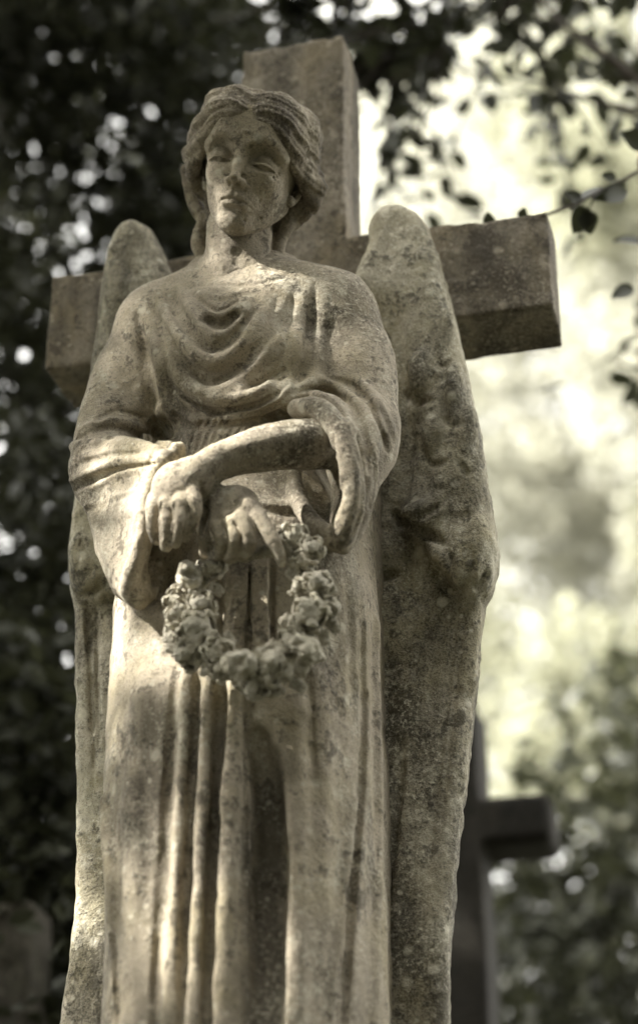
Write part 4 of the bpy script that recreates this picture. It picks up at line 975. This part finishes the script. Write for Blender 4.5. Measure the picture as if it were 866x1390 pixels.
# ---- unseen trees added behind and beside the photographer to keep low light off the monument
for i, (x, y, r, h, lab) in enumerate(((.8, -9.5, 4.2, 12.5, 'broad unseen tree added behind the photographer to block low light'), (-5.2, -9.2, 4.2, 12, 'unseen tree added behind the photographer to the left, blocking low light'), (6.6, -8, 4.2, 12.5, 'unseen tree added behind the photographer to the right, blocking low light'), (-10.5, -6.5, 3.2, 9, 'tall unseen tree added far to the left of the monument, blocking low light'), (9, -2, 3.2, 9, 'unseen tree added to the right of the monument, blocking low light'), (-9, 1.5, 3, 8, 'unseen tree added far left, level with the monument, blocking low light'))):
    bs = [(np.array([x+rt.uniform(-.5, .5)*r, y+rt.uniform(-.4, .4)*r, h*q]), np.array([r*.75, r*.6, h*.2])) for q in (.2, .4, .6, .8) for _ in (0, 1)]
    tree('beech_tree', lab, (x, y, GZ), (.3, .1), .25, h*.9, bs, 13000, .36, M_IVY, rt, 'added light-blocking trees around the photographer', thr=-.9, sc=1.2, limbs=False)

# ---- overhanging boughs, top right
def bough(label, pts, r0, nl, size, Y, spread, seed, twigs=10):
    rg = np.random.default_rng(seed); P = [at(x, y, yy) for x, y, yy in pts]
    root = tag(empty('overhanging_branch', tuple(P[0])), label, 'branch', 'boughs hanging into the top right')
    A = catmull(P, 6); paths = [(P, list(np.linspace(r0, r0*.25, len(P))))]; C = []
    for i in range(twigs):
        a = A[rg.integers(1, len(A))]; d = rg.standard_normal(3)*spread; d[2] -= spread*.35
        paths.append(([a, a+d*.5+rg.standard_normal(3)*.02, a+d], [r0*.3, r0*.2, r0*.08]))
        for t in np.linspace(.15, 1, max(2, nl//twigs)): C.append(a+d*t+rg.standard_normal(3)*size*.12)
    V, F = limb_mesh(paths, 6); under(mesh_obj('bough', V, F, M_TWIG), root)
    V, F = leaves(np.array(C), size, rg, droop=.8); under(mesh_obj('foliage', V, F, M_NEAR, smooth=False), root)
    return root
bough('thick dark leafy branch across the top edge above the cross', [(980, -160, 1.6), (800, -60, 1.5), (680, 10, 1.4), (560, 60, 1.4), (490, 90, 1.4)], .016, 950, .062, 1.4, .27, 1, 60)
bough('dark leafy branch end hanging over the top centre', [(700, -150, 1.2), (560, -60, 1.2), (440, 0, 1.2), (360, 10, 1.3)], .014, 420, .06, 1.2, .2, 2, 26)
bough('bare slanting branch crossing the top right corner', [(1000, 230, 1.1), (866, 110, 1.1), (800, 60, 1.1), (740, 10, 1.1), (700, -60, 1.1)], .013, 60, .055, 2.4, .3, 3, 6)
bough('thin blurred twig crossing below the top right corner', [(980, 175, 1.4), (866, 152, 1.4), (790, 132, 1.4), (690, 96, 1.4)], .012, 50, .06, 3.2, .3, 4, 6)
bough('leafy bough at the right edge beyond the cross arm', [(1010, 420, 1.7), (930, 480, 1.7), (870, 500, 1.7), (830, 490, 1.7)], .008, 30, .06, 1.7, .12, 6, 6)

# the sharp twig reaching in over the cross arm: each leaf laid out
def sharp_twig():
    pts = [(960, 170, .35), (866, 232, .30), (810, 262, .27), (760, 285, .24), (700, 300, .22), (655, 312, .22)]
    P = [at(*p) for p in pts]; root = tag(empty('overhanging_branch', tuple(P[0])), 'thin sharp twig of dark leaves just above the end of the cross arm', 'branch', 'boughs hanging into the top right')
    tw = [([at(*q) for q in g], list(np.linspace(.003, .0012, len(g)))) for g in ([(990, 330, .5), (930, 372, .5), (892, 384, .5), (868, 388, .5)], [(930, 372, .5), (915, 400, .5), (905, 422, .5)], [(930, 372, .5), (900, 345, .5), (874, 332, .5)], [(810, 262, .27), (804, 272, .265), (800, 282, .26)], [(760, 285, .24), (712, 300, .23), (664, 312, .22)])]
    V, F = limb_mesh([(P, [.0035, .003, .0028, .0024, .002, .0014])]+tw, 6); under(mesh_obj('bough', V, F, M_TWIG), root)
    for x, y, Y, ang, s, fl in [(822, 258, .27, 205, 56, .12), (866, 228, .3, 25, 48, .2), (852, 262, .28, 190, 46, .35), (836, 244, .28, 160, 22, .5), (798, 282, .26, 238, 40, .95), (793, 286, .26, 285, 34, .9), (788, 272, .25, 150, 24, .5), (664, 309, .22, 95, 22, .7), (706, 298, .23, 70, 18, .5), (880, 200, .3, 150, 42, .7), (860, 392, .5, 200, 34, .3), (905, 420, .5, 220, 44, .6), (872, 332, .5, 170, 40, .2)]:
        c = at(x, y, Y); m = pxm(c); a = R(ang); d = RT*math.cos(a)+UP*math.sin(a); n = -FW*fl+UP*.5*(1-fl)+RT*.15; n -= (n@d)*d; n /= np.linalg.norm(n); q = np.cross(d, n)
        # an egg-shaped blade with a point and a bent midrib
        rows = 8; VV = []; FF = []
        for i in range(rows+1):
            t = i/rows; w = .46*math.sin(math.pi*min(1, t**.8))**.8*(1-.25*t)+.01
            for j in (-1, 0, 1): VV.append(c+s*m*(d*t+q*(w*j)+n*(.10*abs(j)-.25*(t-.3)**2)))
        for i in range(rows):
            for j in range(2): k = i*3+j; FF.append((k, k+1, k+4, k+3))
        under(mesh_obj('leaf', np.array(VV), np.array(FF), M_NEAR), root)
sharp_twig()

# ---- the second cross, in shadow, beyond the right wing
def far_cross():
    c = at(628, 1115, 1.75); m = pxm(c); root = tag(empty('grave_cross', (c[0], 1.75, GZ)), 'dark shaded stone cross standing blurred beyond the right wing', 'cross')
    l = at(590, 1115, 1.75)[0]; r = at(651, 1115, 1.75)[0]; cx = (l+r)/2; hw = (r-l)/2; aR = at(748, 1115, 1.75)[0]; z1 = at(757, 1070, 1.75)[2]; z0 = at(757, 1136, 1.75)[2]; top = at(625, 945, 1.75)[2]
    v = Vol((2*cx-aR-.02, 1.73, .72), (aR+.02, 1.95, top+.02), .007)
    v.box3((cx-hw, 1.75, .74), (cx+hw, 1.91, top), .008); v.box3((2*cx-aR, 1.755, z0), (aR, 1.905, z1), .022, k=.004)
    v.noise(.15, .002)
    under(mesh_obj('shaft', *v.mesh(), M_SHADESTONE), root)
    for i, (w, a, b) in enumerate(((.30, .40, .74), (.42, .18, .40), (.56, -.05, .18))):
        bm = bmesh.new(); bmesh.ops.create_cube(bm, size=1)
        for q in bm.verts: q.co = Vector((cx+q.co.x*2*w, 1.83+q.co.y*2*w*.8, a+(q.co.z+.5)*(b-a)-.001*i))
        bmesh.ops.bevel(bm, geom=bm.edges[:], offset=.012, segments=2, affect='EDGES'); under(bm_obj('plinth', bm, M_SHADESTONE), root)
far_cross()
def headstone():
    c = at(18, 1222, 1.3); m = pxm(c); root = tag(empty('headstone', (c[0], 1.3, GZ)), 'grey blurred top of a headstone at the lower left edge', 'headstone')
    z = c[2]; x0 = at(-60, 1222, 1.3)[0]; x1 = at(46, 1222, 1.3)[0]
    v = Vol((x0-.02, 1.28, -.05), (x1+.02, 1.45, z+.03), .008)
    v.box3((x0, 1.3, -.05), (x1, 1.42, z), .012); v.box3((x0+.03, 1.25, .3), (x1-.03, 1.306, z-.12), .004, 's'); v.noise(.1, .002)
    under(mesh_obj('slab', *v.mesh(), M_PLINTH), root)
headstone()
# ---- the stepped base under the monument, below the picture
base = tag(empty('monument_base', (-.03, -.08, GZ)), 'stepped stone base carrying the angel and the big cross', 'pedestal')
for i, (w, d, a, b) in enumerate(((.40, .30, 1.05, PLINTH_TOP-.002), (.50, .40, .82, 1.048), (.66, .56, .40, .818), (.85, .74, -.05, .398))):
    bm = bmesh.new(); bmesh.ops.create_cube(bm, size=1)
    for q in bm.verts: q.co = Vector((-.03+q.co.x*2*w, -.08+q.co.y*2*d, a+(q.co.z+.5)*(b-a)))
    bmesh.ops.bevel(bm, geom=bm.edges[:], offset=.012, segments=2, affect='EDGES'); under(bm_obj('step', bm, M_PLINTH), base)
# ---- ground
m_, nt_, N_, L_ = nodes('leaf_litter_ground')
n_ = N_('ShaderNodeTexNoise'); n_.inputs['Scale'].default_value = 1.3; n_.inputs['Detail'].default_value = 8; tc_ = N_('ShaderNodeTexCoord'); L_(tc_.outputs['Object'], n_.inputs['Vector'])
b_ = N_('ShaderNodeBsdfPrincipled'); L_(ramp(nt_, n_.outputs[0], [(.35, (.03, .026, .018)), (.55, (.035, .04, .02)), (.7, (.07, .06, .04))]), b_.inputs['Base Color']); b_.inputs['Roughness'].default_value = .95
o_ = N_('ShaderNodeOutputMaterial'); L_(b_.outputs[0], o_.inputs[0])
gx = np.concatenate([-np.geomspace(600, 8, 12), np.linspace(-7, 7, 29), np.geomspace(8, 600, 12)])
GV = []; 
for y in gx:
    for x in gx:
        z = .10*math.sin(x*.6+1)*math.cos(y*.5)*min(1, max(0, (math.hypot(x, y)-1.6)/3)); GV.append((x, y, z))
n = len(gx); GF = np.array([(j*n+i, j*n+i+1, (j+1)*n+i+1, (j+1)*n+i) for j in range(n-1) for i in range(n-1)])
tag(mesh_obj('ground', np.array(GV), GF, m_), kind='structure')
w = bpy.data.worlds.new('World'); SC.world = w; w.use_nodes = True; nt = w.node_tree; nt.nodes.clear()
sky = nt.nodes.new('ShaderNodeTexSky'); sky.sky_type = 'NISHITA'; sky.sun_disc = False
sky.sun_elevation = SUN_EL; sky.sun_rotation = math.atan2(sd[0], sd[1]); sky.air_density = 1.0; sky.dust_density = 4.0; sky.ozone_density = .6
hs = nt.nodes.new('ShaderNodeHueSaturation'); hs.inputs['Saturation'].default_value = .0
bg = nt.nodes.new('ShaderNodeBackground'); bg.inputs['Strength'].default_value = .15
wo = nt.nodes.new('ShaderNodeOutputWorld')
nt.links.new(sky.outputs[0], hs.inputs['Color']); tn = nt.nodes.new('ShaderNodeMix'); tn.data_type = 'RGBA'; tn.blend_type = 'MULTIPLY'; tn.inputs[0].default_value = 1; tn.inputs[7].default_value = (1, .985, .94, 1); nt.links.new(hs.outputs[0], tn.inputs[6]); nt.links.new(tn.outputs[2], bg.inputs[0]); nt.links.new(bg.outputs[0], wo.inputs[0])
sl = bpy.data.lights.new('sun', 'SUN'); sl.energy = 3.1; sl.angle = R(.7); sl.color = (1, .955, .88)
so = bpy.data.objects.new('sun', sl); COL.objects.link(so); so.rotation_mode = 'QUATERNION'; so.rotation_quaternion = Vector(sd).to_track_quat('Z', 'Y'); so.location = (-3, -3, 8)

cd = bpy.data.cameras.new('camera'); co = bpy.data.objects.new('camera', cd); COL.objects.link(co)
M = Matrix.Identity(4)
for i in range(3): M[i][0] = RT[i]; M[i][1] = UP[i]; M[i][2] = -FW[i]; M[i][3] = CAM[i]
co.matrix_world = M
cd.sensor_fit = 'VERTICAL'; cd.sensor_height = 36; cd.lens = 36*F_PX/1390
cd.shift_y = -(695-PY0)/1390; cd.clip_start = .05; cd.clip_end = 3000
cd.dof.use_dof = True; cd.dof.focus_distance = 2.74; cd.dof.aperture_fstop = 2.4
SC.camera = co
SC.render.engine = 'CYCLES'
SC.view_settings.view_transform = 'Standard'; SC.view_settings.look = 'None'; SC.view_settings.exposure = EXPOSURE; SC.view_settings.gamma = 1
try: SC.view_settings.use_curve_mapping = False
except Exception: pass
SC.cycles.max_bounces = 6; SC.cycles.diffuse_bounces = 3; SC.cycles.glossy_bounces = 2; SC.cycles.transmission_bounces = 4; SC.cycles.transparent_max_bounces = 6
